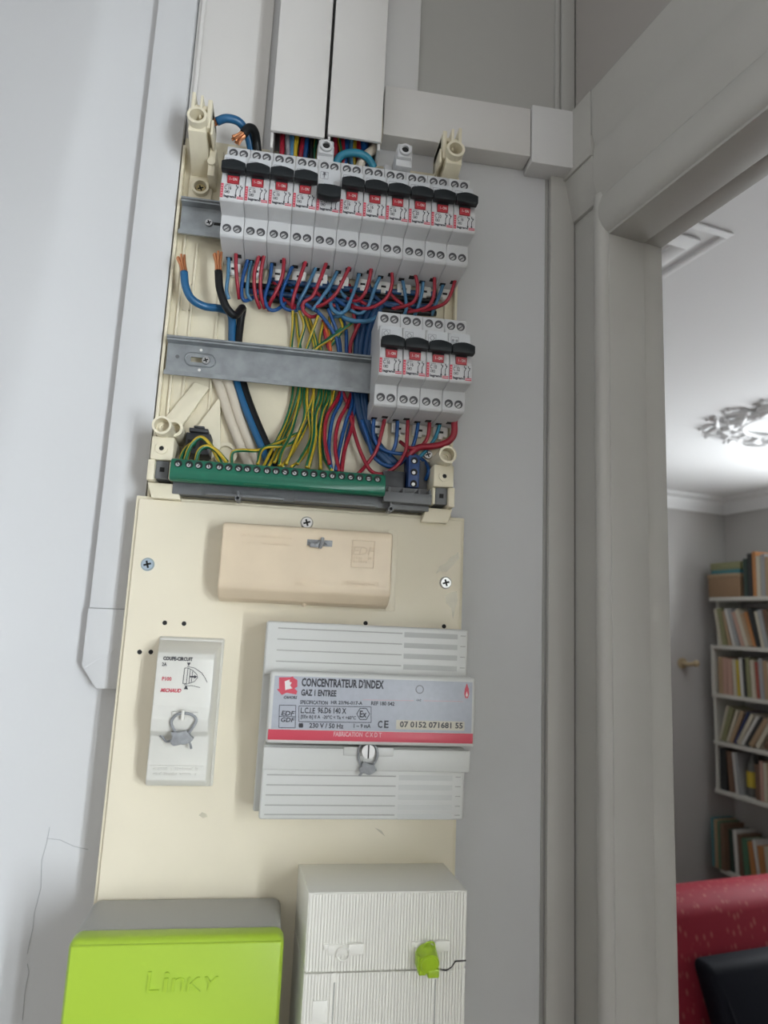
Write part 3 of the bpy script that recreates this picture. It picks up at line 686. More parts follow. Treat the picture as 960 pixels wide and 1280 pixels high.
UPPER = [
 (0, 'light', [(286, 321), (285, 345), (283, 362), (286, 374)]),
 (0, 'red', [(295, 316), (295, 335), (297, 358), (299, 374)]),
 (1, 'blue', [(310, 324), (304, 345), (302, 366), (306, 376), (318, 371, .012)]),
 (1, 'light', [(315, 325), (311, 345), (309, 366), (315, 376)]),
 (2, 'red', [(324, 319), (318, 342), (319, 368), (325, 386)]),
 (2, 'red', [(330, 319), (326, 342), (326, 368), (331, 386)]),
 (2, 'blue', [(340, 328), (337, 350), (331, 372), (336, 386), (346, 387), (358, 378, .014)]),
 (3, 'red', [(355, 322), (353, 345), (345, 365), (338, 378), (336, 388, .012)]),
 (3, 'blue', [(366, 332), (358, 350), (351, 372), (356, 385), (368, 388), (380, 384, .014)]),
 (4, 'red', [(382, 326), (374, 350), (367, 372), (366, 385, .02), (376, 378, .012)]),
 (4, 'light', [(395, 334), (384, 358), (374, 378), (371, 390)]),
 (5, 'red', [(408, 328), (399, 352), (391, 370), (380, 378, .028), (379, 388, .026), (388, 396, .024), (398, 394, .014)]),
 (5, 'light', [(422, 338), (412, 358), (398, 378), (390, 388)]),
 (6, 'red', [(437, 333), (428, 352), (420, 367), (405, 380), (392, 384)]),
 (6, 'light', [(449, 341), (444, 360), (436, 380), (426, 394), (415, 396, .012)]),
 (7, 'red', [(464, 335), (461, 352), (455, 368), (446, 376), (434, 373)]),
 (7, 'light', [(475, 345), (468, 362), (460, 383), (450, 392), (438, 388)]),
 (8, 'red', [(490, 340), (490, 355), (485, 370), (474, 380), (458, 386), (442, 384)]),
 (8, 'light', [(503, 350), (506, 365), (508, 384), (505, 395, .012)]),
 (9, 'red', [(519, 343), (522, 358), (519, 375), (508, 382), (490, 386, .013)]),
 (9, 'light', [(529, 351), (527, 368), (522, 385), (518, 395, .012)]),
 (10, 'red', [(543, 346), (543, 365), (538, 380), (526, 387), (508, 390, .013)]),
 (10, 'light', [(554, 355), (549, 370), (543, 384), (540, 394, .012)]),
 (10, 'red', [(569, 350), (564, 366), (557, 378), (545, 384), (525, 389, .013)])]
NM = {'red': 'red', 'blue': 'dark blue', 'light': 'light blue'}
for i, (k, c, sp) in enumerate(UPPER):
    lab = '%s wire looping out below the %s breaker of the row of eleven' % (NM[c], ORD[k])
    if (k, i) == (2, 4): lab = 'red wire below the third breaker of eleven, outer of a pair'
    if (k, i) == (2, 5): lab = 'red wire below the third breaker of eleven, inner of a pair'
    if i == 21: lab = 'red wire bending down beside the last breaker wire of the row of eleven'
    row_wire(k, R1, c, sp, lab)
LOWER = [
 (0, 'blue', [(465, 527), (467, 545), (475, 559), (490, 566), (512, 568), (529, 575), (536, 588, .03), (532, 600, .026)], 1),
 (0, 'red', [(481, 523), (476, 545), (470, 564), (458, 581), (447, 593, .022)], 1),
 (1, 'blue', [(495, 528), (496, 545), (493, 560), (487, 570)], 1),
 (1, 'red', [(510, 524), (509, 545), (507, 564), (497, 581), (480, 592), (464, 589), (452, 568), (444, 545), (438, 520)], 1),
 (2, 'blue', [(521, 530), (520, 545), (514, 562), (502, 578), (486, 583), (468, 572), (460, 550), (452, 525)], 1),
 (2, 'red', [(537, 527), (535, 545), (527, 557), (512, 560, .02), (500, 552, .014)], 1),
 (3, 'teal', [(548, 532), (545, 545), (539, 555), (530, 566, .018), (520, 575, .016)], 1),
 (3, 'red', [(568, 527), (567, 544), (557, 554), (540, 558), (522, 560), (508, 572, .018)], 1.75)]
for k, c, sp, s in LOWER:
    row_wire(k, QZ, c, sp, '%s wire leaving the %s breaker of the row of four from below' % ({'teal': 'teal', 'red': 'thick red' if s > 1 else 'red', 'blue': 'blue'}[c], ORD[k]), 0.0016*s)
# loom between the rows: earth wires above and below the lower rail
def E3(label, spec, r=0.0014): earth(label, path(spec), r, 'earth wires in the loom')
LB = 'green and yellow earth wire running down behind the bare rail to the green terminal bar'
loom = [
 [(366, 388, .020), (366, 410, .014), (364, 440, .006), (366, 490, .006), (356, 530, .014), (338, 565, .030), (328, 586, .045)],
 [(374, 388, .022), (380, 408, .016), (373, 440, .006), (376, 500, .007), (357, 545, .018), (343, 578, .042)],
 [(398, 394, .022), (387, 425, .014), (382, 446, .006), (380, 495, .007), (381, 520, .016), (371, 548, .024), (358, 580, .045)],
 [(440, 404, .018), (412, 424, .016), (391, 442, .007), (384, 490, .007), (386, 520, .014), (388, 548, .022), (372, 580, .044)],
 [(430, 408, .016), (405, 428, .013), (388, 444, .006), (392, 492, .007), (391, 515, .014), (391, 548, .026), (383, 584, .046)],
 [(381, 395, .012), (391, 425, .010), (395, 446, .006), (402, 494, .007), (395, 520, .018), (394, 550, .026), (386, 585, .046)],
 [(405, 398, .012), (400, 425, .010), (404, 446, .006), (410, 494, .007), (403, 516, .018), (399, 548, .026), (401, 586, .046)],
 [(425, 398, .014), (428, 412, .016), (415, 430, .010), (408, 446, .006), (413, 496, .007), (406, 525, .014), (402, 556, .022), (400, 586, .044)],
 [(386, 396, .012), (392, 415, .010), (398, 446, .0055), (398, 494, .006), (384, 530, .010), (366, 565, .022), (352, 583, .044)],
 [(412, 396, .012), (412, 420, .010), (413, 446, .0055), (406, 494, .006), (398, 535, .011), (380, 570, .022), (364, 584, .044)],
 [(370, 392, .012), (372, 415, .010), (376, 446, .0055), (372, 492, .006), (360, 530, .010), (346, 562, .024), (336, 584, .044)],
 [(376, 470, .006), (374, 500, .008), (364, 540, .024), (352, 566, .036), (349, 582, .046)],
 [(420, 470, .006), (416, 500, .010), (404, 540, .018), (404, 570, .032), (414, 588, .046)],
 [(396, 470, .006), (390, 500, .010), (378, 530, .016), (364, 555, .026), (330, 560, .034), (322, 580, .046)]]
for sp in loom: E3(LB, sp)
E3('green and yellow earth wire arching in front of the knockout ring into the terminal bar', [(290, 584, .046), (290, 567, .046), (300, 563, .044), (322, 563, .036), (340, 556, .028), (376, 540, .018)])
E3('green and yellow earth wire arching tallest over the black connector', [(230, 584, .046), (237, 560, .044), (250, 547, .043), (262, 555, .043), (272, 572, .043), (280, 584, .045)], 0.0017)
E3('green and yellow earth wire in the low arch before the black connector', [(244, 586, .048), (248, 565, .048), (258, 558, .047), (270, 563, .046), (284, 578, .046)], 0.0017)
E3('green and yellow earth wire curling at the left end of the green terminal bar', [(224, 584, .043), (229, 566, .040), (238, 556, .034), (246, 556, .026)], 0.0017)
G2 = 'power wires in the loom'
def L3(label, c, spec, r=0.0016): wire(label, path(spec), c, r, G2)
LR = 'red wire running down the loom behind the bare rail'; LBU = 'blue wire running down the loom behind the bare rail'
L3(LR, 'red', [(450, 402, .020), (439, 428, .014), (436, 450, .006), (424, 494, .007), (409, 520, .020), (406, 550, .030), (412, 580, .044)])
L3(LR, 'red', [(440, 380, .016), (446, 420, .010), (444, 450, .0058), (438, 496, .008), (423, 528, .022), (419, 560, .032), (424, 590, .045)])
L3(LR, 'red', [(405, 412, .010), (412, 440, .006), (430, 494, .006), (441, 525, .014), (431, 562, .030), (427, 590, .045)])
L3(LBU, 'blue', [(396, 388, .020), (410, 405, .018), (421, 425, .014), (424, 448, .006), (427, 496, .007), (416, 522, .018), (411, 558, .028), (414, 586, .044)])
L3(LBU, 'blue', [(410, 386, .018), (417, 403, .016), (424, 425, .012), (427, 448, .006), (440, 498, .007), (432, 528, .018), (424, 562, .028), (420, 588, .044)])
L3(LBU, 'blue', [(420, 380, .014), (432, 410, .010), (434, 448, .0055), (444, 500, .007), (434, 545, .016), (426, 586, .040)])
L3('pale blue wire sweeping across beneath the upper breakers towards the lower row', 'light', [(424, 392, .014), (434, 399, .020), (450, 402, .020), (464, 400, .014), (474, 392, .008)], 0.0020)
L3('pale blue wire hooking round at the top of the loom', 'light', [(412, 368, .012), (414, 384, .018), (424, 392, .020), (434, 386, .018), (440, 372, .012)], 0.0018)
L3('orange wire deep in the loom above the bare rail', 'orange', [(404, 400, .009), (411, 425, .008), (414, 450, .0055), (416, 480, .0055)], 0.0018)
for i, (x0, x1, x2) in enumerate(((456, 450, 448), (464, 457, 453), (470, 462, 456), (448, 446, 446))):
    L3('navy blue cable core packed behind the row of four breakers', 'navy', [(x0+8, 380, .010), (x0, 400, .010), (x1, 440, .008), (x2, 500, .008), (x2+14, 550, .010), (x2+42, 582, .012)], 0.0030)
# dark wires crossing behind the upper loops
for i, (y, c) in enumerate(((360, 'black'), (368, 'navy'), (376, 'black'), (352, 'navy'))):
    L3('dark wire running level behind the loops under the row of eleven', c, [(300+i*12, y-4, .010), (350, y, .010), (420, y+8, .010), (480, y+12, .009), (545, y+16, .009)], 0.0026)
for i, (px, c) in enumerate(((352, 'red'), (372, 'blue'), (402, 'red'), (418, 'blue'), (446, 'red'), (432, 'light'), (470, 'navy'), (492, 'red'))):
    L3('%s wire hidden among the loops below the row of eleven' % {'red': 'short red', 'blue': 'short blue', 'light': 'short pale', 'navy': 'short navy'}[c], c, [(px-10, 352+i % 3*4, .010), (px-4, 368, .013), (px+10, 380, .014), (px+24, 384+i % 2*5, .010)], 0.0018)
# heavy supply cables with bared copper ends
def strands(b, p, q, r, n=7):
    a = (Vector(q)-Vector(p)); u = a.orthogonal().normalized(); v = a.normalized().cross(u)
    for i in range(n):
        th = 2*math.pi*i/(n-1); k = 0 if i == n-1 else 1
        o = (u*math.cos(th)+v*math.sin(th))*r*0.62*k
        b.tube([Vector(p)+o, Vector(p).lerp(q, 0.5)+o*1.05+v*0.0004*math.sin(i*2), Vector(q)+o*1.7+a*0.07*math.sin(i*1.7)], r*0.36, n=6, sub=3)
def heavy(label, spec, tipspec, m, r):
    pts = path(spec); t = thing('supply_cable', label, 'cable', pts[-1], 'heavy supply cables')
    b = B(); b.tube(pts, r, n=12); part('insulation', b, m, t, angle=180)
    b = B(); strands(b, pts[0], WP(*tipspec), r*0.95); part('copper_strands', b, 'copper', t, 'bare copper strands')
heavy('heavy blue cable with bared copper end, curving beside the enclosure rim under the upper rail', [(230, 340, .030), (232, 358, .030), (240, 374, .028), (256, 383, .024), (276, 386, .018), (289, 394, .014), (290, 425, .0085), (292, 455, .005), (300, 490, .010), (315, 530, .018), (334, 575, .026), (352, 622, .028)], (226, 321, .030), 'cable_blue', 0.0032)
heavy('heavy black cable with bared copper end upright below the first breaker', [(273, 339, .034), (275, 362, .034), (283, 384, .032), (294, 394, .028), (303, 385, .018), (301, 400, .013), (298, 428, .0085), (299, 455, .005), (307, 490, .010), (322, 530, .018), (342, 575, .026), (362, 622, .028)], (272, 317, .034), 'wire_black', 0.0032)
heavy('blue cable with bared copper end arching over the cream hook at the enclosure top', [(271, 152, .034), (283, 148, .036), (298, 152, .034), (308, 165, .028), (313, 182, .022), (316, 205, .018)], (259, 155, .032), 'cable_blue', 0.0034)
heavy('black cable with bared copper end bending over above the second breaker', [(304, 168, .038), (311, 160, .038), (318, 164, .034), (321, 180, .026), (323, 205, .02)], (294, 176, .038), 'wire_black', 0.0036)
for i in range(2):
    wire('pale grey sheathed cable slanting down behind the green terminal bar', path([(270+i*12, 470, .006), (277+i*12, 490, .010), (290+i*12, 530, .013), (308+i*13, 575, .016), (330+i*12, 625, .018)]), 'wire_beige', 0.0042, 'pale sheathed cables', 'sheathed_cable')
# wires coming down inside the broad trunkings
cond = [(353, 'red'), (359, 'grey'), (365, 'light'), (371, 'yellow'), (379, 'red'), (384, 'blue'), (390, 'black'), (395, 'gy'), (402, 'blue'),
        (419, 'red'), (424, 'gy'), (428, 'red'), (434, 'blue'), (440, 'light'), (444, 'yellow'), (448, 'red'), (453, 'blue'), (459, 'blue')]
seen = {}
for px, c in cond:
    sp = [(px+3, 120, .020), (px+2, 150, .021), (px, 172, .022), (px+random.uniform(-3, 3), 196, .020), (px+random.uniform(-5, 5), 225, .012)]
    side = 'left broad trunking' if px < 410 else 'broad trunking beside the horizontal band'
    side = 'broad trunking above the third breaker' if px < 410 else 'broad trunking above the sixth breaker'
    nm = {'gy': 'green and yellow', 'light': 'light blue'}.get(c, c)
    lab = '%s wire dropping out of the %s' % (nm, side)
    if c == 'gy': earth(lab, path(sp), 0.0018, 'wires inside the broad trunkings')
    else: wire(lab, path(sp), c, 0.0022, 'wires inside the broad trunkings')
wire('thick beige cable curving out of the broad trunking', path([(473, 140, .022), (473, 168, .024), (468, 185, .026), (456, 196, .024), (446, 215, .018)]), 'wire_beige', 0.0040, None, 'sheathed_cable')
wire('thick teal cable arching flat behind the fifth and sixth breakers', path([(418, 208, .024), (426, 195, .028), (442, 191, .030), (458, 196, .028), (468, 210, .024)]), 'wire_teal', 0.0034, None, 'sheathed_cable')
# ================================================================== earth terminal bar and its support
tb = thing('earth_terminal_bar', 'green earth terminal bar with a row of screws across the enclosure foot', 'terminal bar', V(-0.004, 0.04, 0.096))
b = B(); b.prism([(0.042, 0.0975), (0.0575, 0.0955), (0.0605, 0.0975), (0.0610, 0.1035), (0.0590, 0.1115), (0.0560, 0.1125), (0.042, 0.1120)], -0.0830, 0.0752, 0.0005, 1); part('housing', b, 'terminal_green', tb)
for x0, x1 in ((-0.078, -0.060), (-0.03, -0.012), (0.018, 0.036)):
    b = B(); b.box(x0, x1, 0.0592, 0.0602, 0.0965, 0.0972); part('moulding_line', b, 'wire_green', tb)
scr = [137, 167, 193, 221, 250, 275, 302, 326, 352, 380, 404, 429, 455, 482, 507, 533, 558, 583, 608, 632, 657, 681]
for i, q in enumerate(scr):
    x, _ = W(160+q/2.1818, 540+(88+42*i/21)/2.1818, 0.060); z = 0.1078
    b = B(); b.mi = 1; b.cyl(V(x, 0.0585, z-0.0002), V(x, 0.06065, z+0.0003), 0.0027, n=14)
    b.mi = 0; b.cyl(V(x-0.0003, 0.0590, z-0.0009), V(x-0.0003, 0.06095, z-0.0005), 0.0015, n=12)
    b.mi = 1; a = random.uniform(0, 3.1); c, s = math.cos(a)*0.0017, math.sin(a)*0.0017
    b.line([(x-c-0.0002, z-s-0.0004), (x+c-0.0002, z+s-0.0004)], 0.0006, 0.06105, 0.0004)
    part('screw', b, ['screw_metal', 'hole'], tb)
sup = thing('terminal_bar_support', 'dark grey plastic support rail carrying the green terminal bar', 'support rail', V(0.015, 0.03, 0.086))
xr = 0.1135
b = B(); b.box(-0.0830, xr, 0.0300, 0.0415, 0.0890, 0.0985, 0.0006); b.box(0.0756, xr, 0.030, 0.050, 0.0930, 0.0960, 0.0005); b.box(0.0756, xr, 0.048, 0.0505, 0.0930, 0.1010, 0.0005); b.box(0.0756, xr, 0.0300, 0.033, 0.0985, 0.1085, 0.0005)
body = part('rail', b, 'bar_grey', sup)
b = B()
for xx in (0.079, 0.0905, 0.1030, 0.1115): b.box(xx, xx+0.0016, 0.032, 0.0495, 0.0945, 0.1050, 0.0003)
part('divider', b, 'bar_grey', sup)
b = B(); b.box(-0.058, 0.0, 0.0415, 0.050, 0.0885, 0.0905, 0.0004); part('lower_lip', b, 'bar_grey', sup); b = B(); b.box(0.008, 0.071, 0.0415, 0.050, 0.0885, 0.0905, 0.0004); part('lower_lip', b, 'bar_grey', sup)
for xx in (-0.034, 0.0815):
    b = B(); b.pipe(V(xx, 0.040, 0.0872), V(xx, 0.052, 0.0872), 0.0022, 0.0013, n=10, floor=0.5); b.box(xx-0.0006, xx+0.0006, 0.04, 0.0515, 0.0894, 0.0925); part('peg', b, 'bar_grey', sup)
# black connector at the left, blue neutral block at the right
x, z = W(250, 545, 0.032)
t = thing('black_connector', 'black plastic cable connector behind the arching earth wires', 'connector', V(x, 0.008, z-0.014))
b = B(); b.box(x-0.011, x+0.008, 0.008, 0.030, z-0.014, z+0.003, 0.001); part('body', b, 'plastic_black', t)
b = B(); b.box(x-0.0085, x+0.0060, 0.010, 0.033, z+0.003, z+0.006, 0.0006); b.box(x-0.005, x+0.003, 0.010, 0.034, z+0.006, z+0.0075, 0.0004); part('latch', b, 'plastic_black', t)
b = B(); b.box(x-0.009, x-0.003, 0.0295, 0.0305, z-0.010, z-0.003); b.box(x, x+0.006, 0.0295, 0.0305, z-0.010, z-0.003); part('socket', b, 'hole', t)
x0, z0 = W(517, 590, 0.032)
t = thing('neutral_terminal_block', 'blue neutral terminal block standing upright beside the lower right post', 'terminal block', V(x0, 0.012, z0-0.012))
b = B(); b.box(x0-0.0046, x0+0.0046, 0.012, 0.034, z0-0.013, z0+0.0135, 0.0007); part('housing', b, 'terminal_blue', t)
for k in range(3):
    zz = z0+0.009-k*0.0095; b = B(); b.mi = 1; b.disc(x0, zz, 0.0029, 0.033, 0.0342, 14); b.mi = 0; b.disc(x0-0.0003, zz-0.0006, 0.0014, 0.033, 0.0345, 12); part('screw', b, ['screw_metal', 'hole'], t)
b = B(); b.box(x0-0.024, x0-0.0056, 0.010, 0.026, z0-0.016, z0+0.001, 0.0006); part('carrier', b, 'plastic_black', t)
b = B(); b.box(x0+0.0058, x0+0.018, 0.010, 0.022, z0-0.016, z0+0.012, 0.0006); part('carrier', b, 'bar_grey', t)
# ================================================================== mounting plate below
PX0, PX1, PZ0, PZ1 = -0.1100, 0.1452, -0.42, 0.0872
pl = thing('mounting_plate', 'large cream plastic mounting plate carrying the meter covers', 'mounting plate', V(0.018, 0, PZ0))
b = B(); b.box(PX0, PX1, 0, 0.0325, PZ0, PZ1, 0.001); part('base', b, 'cream', pl)
b = B(); b.box(PX0+0.0026, PX1-0.0026, 0.030, 0.0350, PZ0+0.002, PZ1-0.0026, 0.0010); part('front_panel', b, 'plate_cream', pl)
for px, py, m in ((184.5, 705.5, 'screw_blue'), (383.5, 653.5, 'screw_metal'), (557, 728.5, 'screw_metal')):
    x, z = W(px, py, 0.035); b = B(); screw_bm(b, x, z, 0.0050, 0.0350, 0.3, 0.0014); part('screw', b, [m, 'hole'], pl)
for px, py in ((206, 778.5), (230, 779.5), (174.5, 815), (188.5, 815), (457, 779), (555, 783)):
    x, z = W(px, py, 0.035); b = B(); b.disc(x, z, 0.0017, 0.0345, 0.03508, 14); part('drill_hole', b, 'hole', pl)
b = B(); x0, z0 = W(489, 655, .035); x1, z1 = W(499, 757, .035)
b.box(0.083, 0.0905, 0.0346, 0.0354, 0.010, 0.0735, 0.0003) ; part('raised_ledge', b, 'plate_cream', pl)
b = B(); b.slab([W(545, 717, .035), W(549, 708, .035), W(557, 704, .035), W(563, 697, .035), W(573, 690, .035), W(574, 698, .035), W(565, 708, .035), W(558, 715, .035), W(550, 714, .035)], 0.0349, 0.03508); part('tape_residue', b, 'tape', pl)
b = B(); b.slab([W(556, 744, .035), W(563, 740, .035), W(571, 739, .035), W(572, 750, .035), W(569, 761, .035), W(566, 774, .035), W(564, 760, .035), W(558, 754, .035)], 0.0349, 0.03508); part('tape_residue', b, 'tape', pl)
b = B(); x, z = W(254, 1019, .035); b.slab([(x-0.003, z), (x-0.001, z+0.002), (x+0.002, z+0.001), (x+0.003, z-0.001), (x, z-0.002)], 0.0349, 0.03525)
x, z = W(475, 1040, .035); b.slab([(x-0.004, z+0.003), (x+0.001, z+0.001), (x+0.004, z-0.003), (x+0.001, z-0.001)], 0.0349, 0.0352); part('scuff', b, 'tape', pl)
# ------------------------------------------------------------------ beige cover
cv = thing('beige_cover', 'long beige plastic connection cover with embossed lettering and a wire seal', 'cover', V(0.02, 0.035, 0.012))
b = B(); b.prism([(0.0345, 0.0120), (0.0420, 0.0110), (0.0520, 0.0130), (0.0600, 0.0200), (0.0610, 0.0250), (0.0610, 0.0640), (0.0590, 0.0675), (0.0345, 0.0710)], -0.0425, 0.0826, 0.0016, 3); cov = part('shell', b, 'beige', cv)
def emb(b, px0, py0, px1, py1, d, s=None, hgt=None, ext=0.0004, flip=False, slant=0.0):
    x0, _ = W(px0, py0, d); x1, _ = W(px1, py1, d); zt = (W(px0, py0, d)[1]+W(px1, py0, d)[1])/2; zb = (W(px0, py1, d)[1]+W(px1, py1, d)[1])/2
    b.text(s, x0, zb, x1-x0, zt-zb, d, slant, ext, flip)
b = B(); dd = 0.06115
emb(b, 442, 683, 466, 693.5, dd+0.0007, 'EDF', slant=0.2, ext=0.0012)
xa, za = W(441, 675, dd); xb, zb = W(467, 710, dd)
b.line([(xa, za), (xb, za), (xb, zb), (xa, zb), (xa, za)], 0.0006, dd+0.0006, 0.0010)
for j, (pa, pb, py) in enumerate(((301, 366, 668), (303, 363, 677), (442, 466, 697), (442, 460, 701), (370, 397, 728), (430, 470, 729))):
    xq, zq = W(pa, py, dd); xe, ze = W(pb, py+(pb-pa)*0.055, dd); n = int((xe-xq)/0.0017)
    for i in range(n):
        if random.random() < 0.16: continue
        u = xq+(xe-xq)*i/n; v = zq - 0.0002*i*0
        b.box(u, u+random.uniform(0.0006, 0.0012), dd-0.0004, dd+0.0005, v-0.0009, v+random.uniform(0.0003, 0.0011))
for pa, pb, py in ((369, 398, 728), (427, 473, 729)):
    xq, zq = W(pa, py, dd); xe, _ = W(pb, py, dd); b.line([(xq, zq+0.002), (xe, zq+0.002), (xe, zq-0.002), (xq, zq-0.002), (xq, zq+0.002)], 0.0003, dd+0.0002, 0.0004)
e = part('embossed_lettering', b, 'beige', cov); e['kind'] = 'stuff'
b = B(); x, z = W(380, 756, .045); b.sphere(V(x, 0.0455, 0.0122), 0.0024, n=10); part('pip', b, 'beige', cov)
# wire seal in its recess
x, z = W(400, 680, 0.061)
b = B(); b.box(x-0.0095, x+0.0090, 0.0606, 0.0614, z-0.0016, z+0.0030, 0.0003); part('seal_recess', b, 'seal_grey', cv)
b = B(); b.tube([V(x-0.0085, 0.0625, z+0.001), V(x-0.003, 0.0655, z-0.001), V(x+0.001, 0.0640, z+0.002), V(x+0.005, 0.0625, z)], 0.0008, n=6)
b.tube([V(x, 0.063, z-0.0028), V(x+0.001, 0.066, z), V(x+0.0015, 0.064, z+0.004)], 0.0014, n=6); b.box(x-0.0075, x-0.001, 0.0615, 0.0655, z-0.0030, z, 0.0005); part('wire_seal', b, 'seal_grey', cv)
# ------------------------------------------------------------------ fuse cover
fc = thing('fuse_cover', 'tall white fuse cover printed COUPE-CIRCUIT, closed with a lead seal', 'fuse cover', V(-0.06, 0.035, -0.121))
b = B(); b.taper((-0.0830, -0.0358, -0.1205, -0.0158), (-0.0818, -0.0372, -0.1190, -0.0175), 0.0345, 0.0395, 0.0012, 3)
sh = part('base', b, 'fuse_white', fc)
b = B()
pr = [(0.0390, -0.1185), (0.0500, -0.1168), (0.0560, -0.1120), (0.0565, -0.0825), (0.0620, -0.0790), (0.0640, -0.0700), (0.0612, -0.0620), (0.0610, -0.0300), (0.0585, -0.0265), (0.0390, -0.0182)]
n = len(pr)
def xs_(d): u = (d-0.039)/0.026; return -0.0816+0.0030*u, -0.0374-0.0036*u
vs = [V(xs_(d)[0], d, z) for d, z in pr] + [V(xs_(d)[1], d, z) for d, z in pr]
b.raw(vs, [tuple(range(n)), tuple(range(2*n-1, n-1, -1))] + [(i, (i+1) % n, n+(i+1) % n, n+i) for i in range(n)], 0.0011, 2)
cp = part('cap', b, 'fuse_white', fc)
def T(b, s, px0, py0, px1, py1, d, slant=0.0, dup=0, bold=0.0):
    xm0, za = W(px0, (py0+py1)/2, d); xm1, zb = W(px1, (py0+py1)/2, d); h = W(px0, py0, d)[1]-W(px0, py1, d)[1]
    b.text(s, xm0, (za+zb)/2-h/2, xm1-xm0, h, d, slant, bold=bold or (0.04 if dup else 0.028))
b = B(); dd = 0.0614
T(b, 'COUPE-CIRCUIT', 204, 821, 241, 826, dd, 0, 0.0002); T(b, '2A', 202.5, 828, 208.5, 832.5, dd)
x, z = W(236, 830, dd); b.slab([(x-0.0013, z+0.001), (x+0.0013, z+0.001), (x, z-0.0015)], dd-0.0002, dd)
x, z = W(232.5, 859, dd); b.slab([(x-0.0015, z-0.0014), (x+0.0015, z-0.0014), (x, z+0.0014)], dd-0.0002, dd)
L = lambda pts, wd=0.00035: b.line([W(px, py, dd) for px, py in pts], wd, dd, 0.0002)
L([(231, 835), (235, 835), (233, 854.5), (228.5, 854.5), (231, 835)]); L([(235, 835), (241, 838), (246, 843), (247, 847), (243, 852), (237, 854), (230, 856)])
L([(238, 837), (236, 854)]); L([(241, 838.5), (239, 853)]); L([(234, 833), (243, 835), (252, 841), (256, 847), (259, 853)]); L([(231, 857.5), (240, 857), (250, 859.5)])
x, z = W(243, 846, dd); b.slab([(x-0.003, z+0.0005), (x, z+0.0005), (x, z+0.0013), (x+0.0018, z), (x, z-0.0013), (x, z-0.0005), (x-0.003, z-0.0005)], dd-0.0002, dd)
part('print_black', b, 'ink', cp)
b = B(); T(b, 'P100', 202.5, 846, 214.5, 851, dd); T(b, 'MICHAUD', 200.5, 860.5, 226, 865.5, dd, 0.25, 0.0002); part('print_red', b, 'red_print', cp, 'red lettering')
dd = 0.0568
for py in (961, 967.5):
    b = B()
    xq, zq = W(191, py, dd); xe, _ = W(248, py, dd); m = 26
    for i in range(m):
        if random.random() < 0.14: continue
        u = xq+(xe-xq)*i/m; b.box(u, u+random.uniform(0.0006, 0.0011), dd-0.0006, dd, zq-0.001, zq+random.uniform(0.0003, 0.0011))
    part('embossed_line', b, 'fuse_white', cp)
b = B(); xq, zq = W(187, 957, dd); xe, _ = W(254, 957, dd); b.line([(xq, zq), (xe, zq)], 0.0004, dd, 0.0006); part('embossed_rule', b, 'fuse_white', cp)
b = B(); x, z = W(229, 893, 0.065); b.box(x-0.0075, x+0.0095, 0.0625, 0.0650, z-0.0016, z+0.0014, 0.0004); b.box(x-0.0010, x+0.0010, 0.064, 0.0680, z-0.0040, z+0.0030, 0.0004); part('seal_eye', b, 'fuse_white', cp)
b = B(); x, z = W(228, 905, 0.066)
b.tube([V(x-0.004, 0.0650, z-0.006), V(x-0.0075, 0.0655, z+0.0005), V(x-0.005, 0.066, z+0.0055), V(x, 0.0665, z+0.0072), V(x+0.006, 0.066, z+0.0060), V(x+0.0088, 0.0655, z+0.002), V(x+0.004, 0.065, z-0.007)], 0.0010, n=8)
def blob(b, cx, cz, d, r, th, k):
    P = [(cx+r*(1+0.22*math.sin(k+3*a)+0.12*math.sin(2.1*k+5*a))*math.cos(a)*1.15, cz+r*0.8*(1+0.2*math.cos(k*2+4*a))*math.sin(a)) for a in [2*math.pi*i/18 for i in range(18)]]
    b.slab(P, d, d+th, 0.0007)
blob(b, x-0.0005, z-0.0092, 0.0625, 0.0062, 0.0055, 1.3)
b.tube([V(x-0.006, 0.063, z-0.011), V(x-0.010, 0.061, z-0.0125), V(x-0.013, 0.059, z-0.0100), V(x-0.015, 0.058, z-0.0095)], 0.0008, n=6)
b.tube([V(x+0.004, 0.064, z-0.010), V(x+0.006, 0.063, z-0.0135), V(x+0.0068, 0.062, z-0.0165)], 0.0009, n=6)
part('lead_seal', b, 'seal_grey', fc, 'grey lead seal on a wire loop')
# ------------------------------------------------------------------ pulse concentrator
cc = thing('pulse_concentrator', 'grey module with a printed CONCENTRATEUR D\'INDEX label and ribbed covers', 'electrical module', V(0.069, 0.035, -0.134))
UX0, UX1 = -0.0060, 0.1405
b = B(); b.box(UX0-0.0005, UX1-0.003, 0.0345, 0.0500, -0.1335, -0.0020, 0.0015, 3); part('base', b, 'meter_grey', cc)
b = B(); b.box(UX0, UX1, 0.049, 0.0700, -0.0390, -0.0016, 0.0020, 3); uc = part('upper_cover', b, 'meter_grey', cc)
b = B(); b.box(-0.0022, 0.1400, 0.049, 0.0700, -0.1335, -0.0850, 0.0020, 3); lc = part('lower_cover', b, 'meter_grey', cc)
b = B(); b.box(-0.0020, 0.1428, 0.0700, 0.0722, -0.1010, -0.0860, 0.0010, 2); part('cover_lip', b, 'meter_grey', lc)
b = B(); b.box(-0.0010, 0.1440, 0.060, 0.0800, -0.0825, -0.0350, 0.0025, 3); band = part('label_band', b, 'meter_grey', cc)
def grooves(par, rows, d, xa, xb, xc, xd, vm):
    for z in rows:
        b = B(); b.box(xa, xb, d-0.0006, d+0.00012, z-0.0004, z+0.0004); part('groove_line', b, 'groove', par)
        b = B(); b.box(xd+0.0022, xd+0.0060, d-0.0006, d+0.00012, z-0.0003, z+0.0003); part('short_groove', b, 'groove', par)
        b = B(); b.box(xc, xd, d-0.0006, d+0.0001, z-0.0026, z+0.0010); part('vent_recess', b, vm, par)
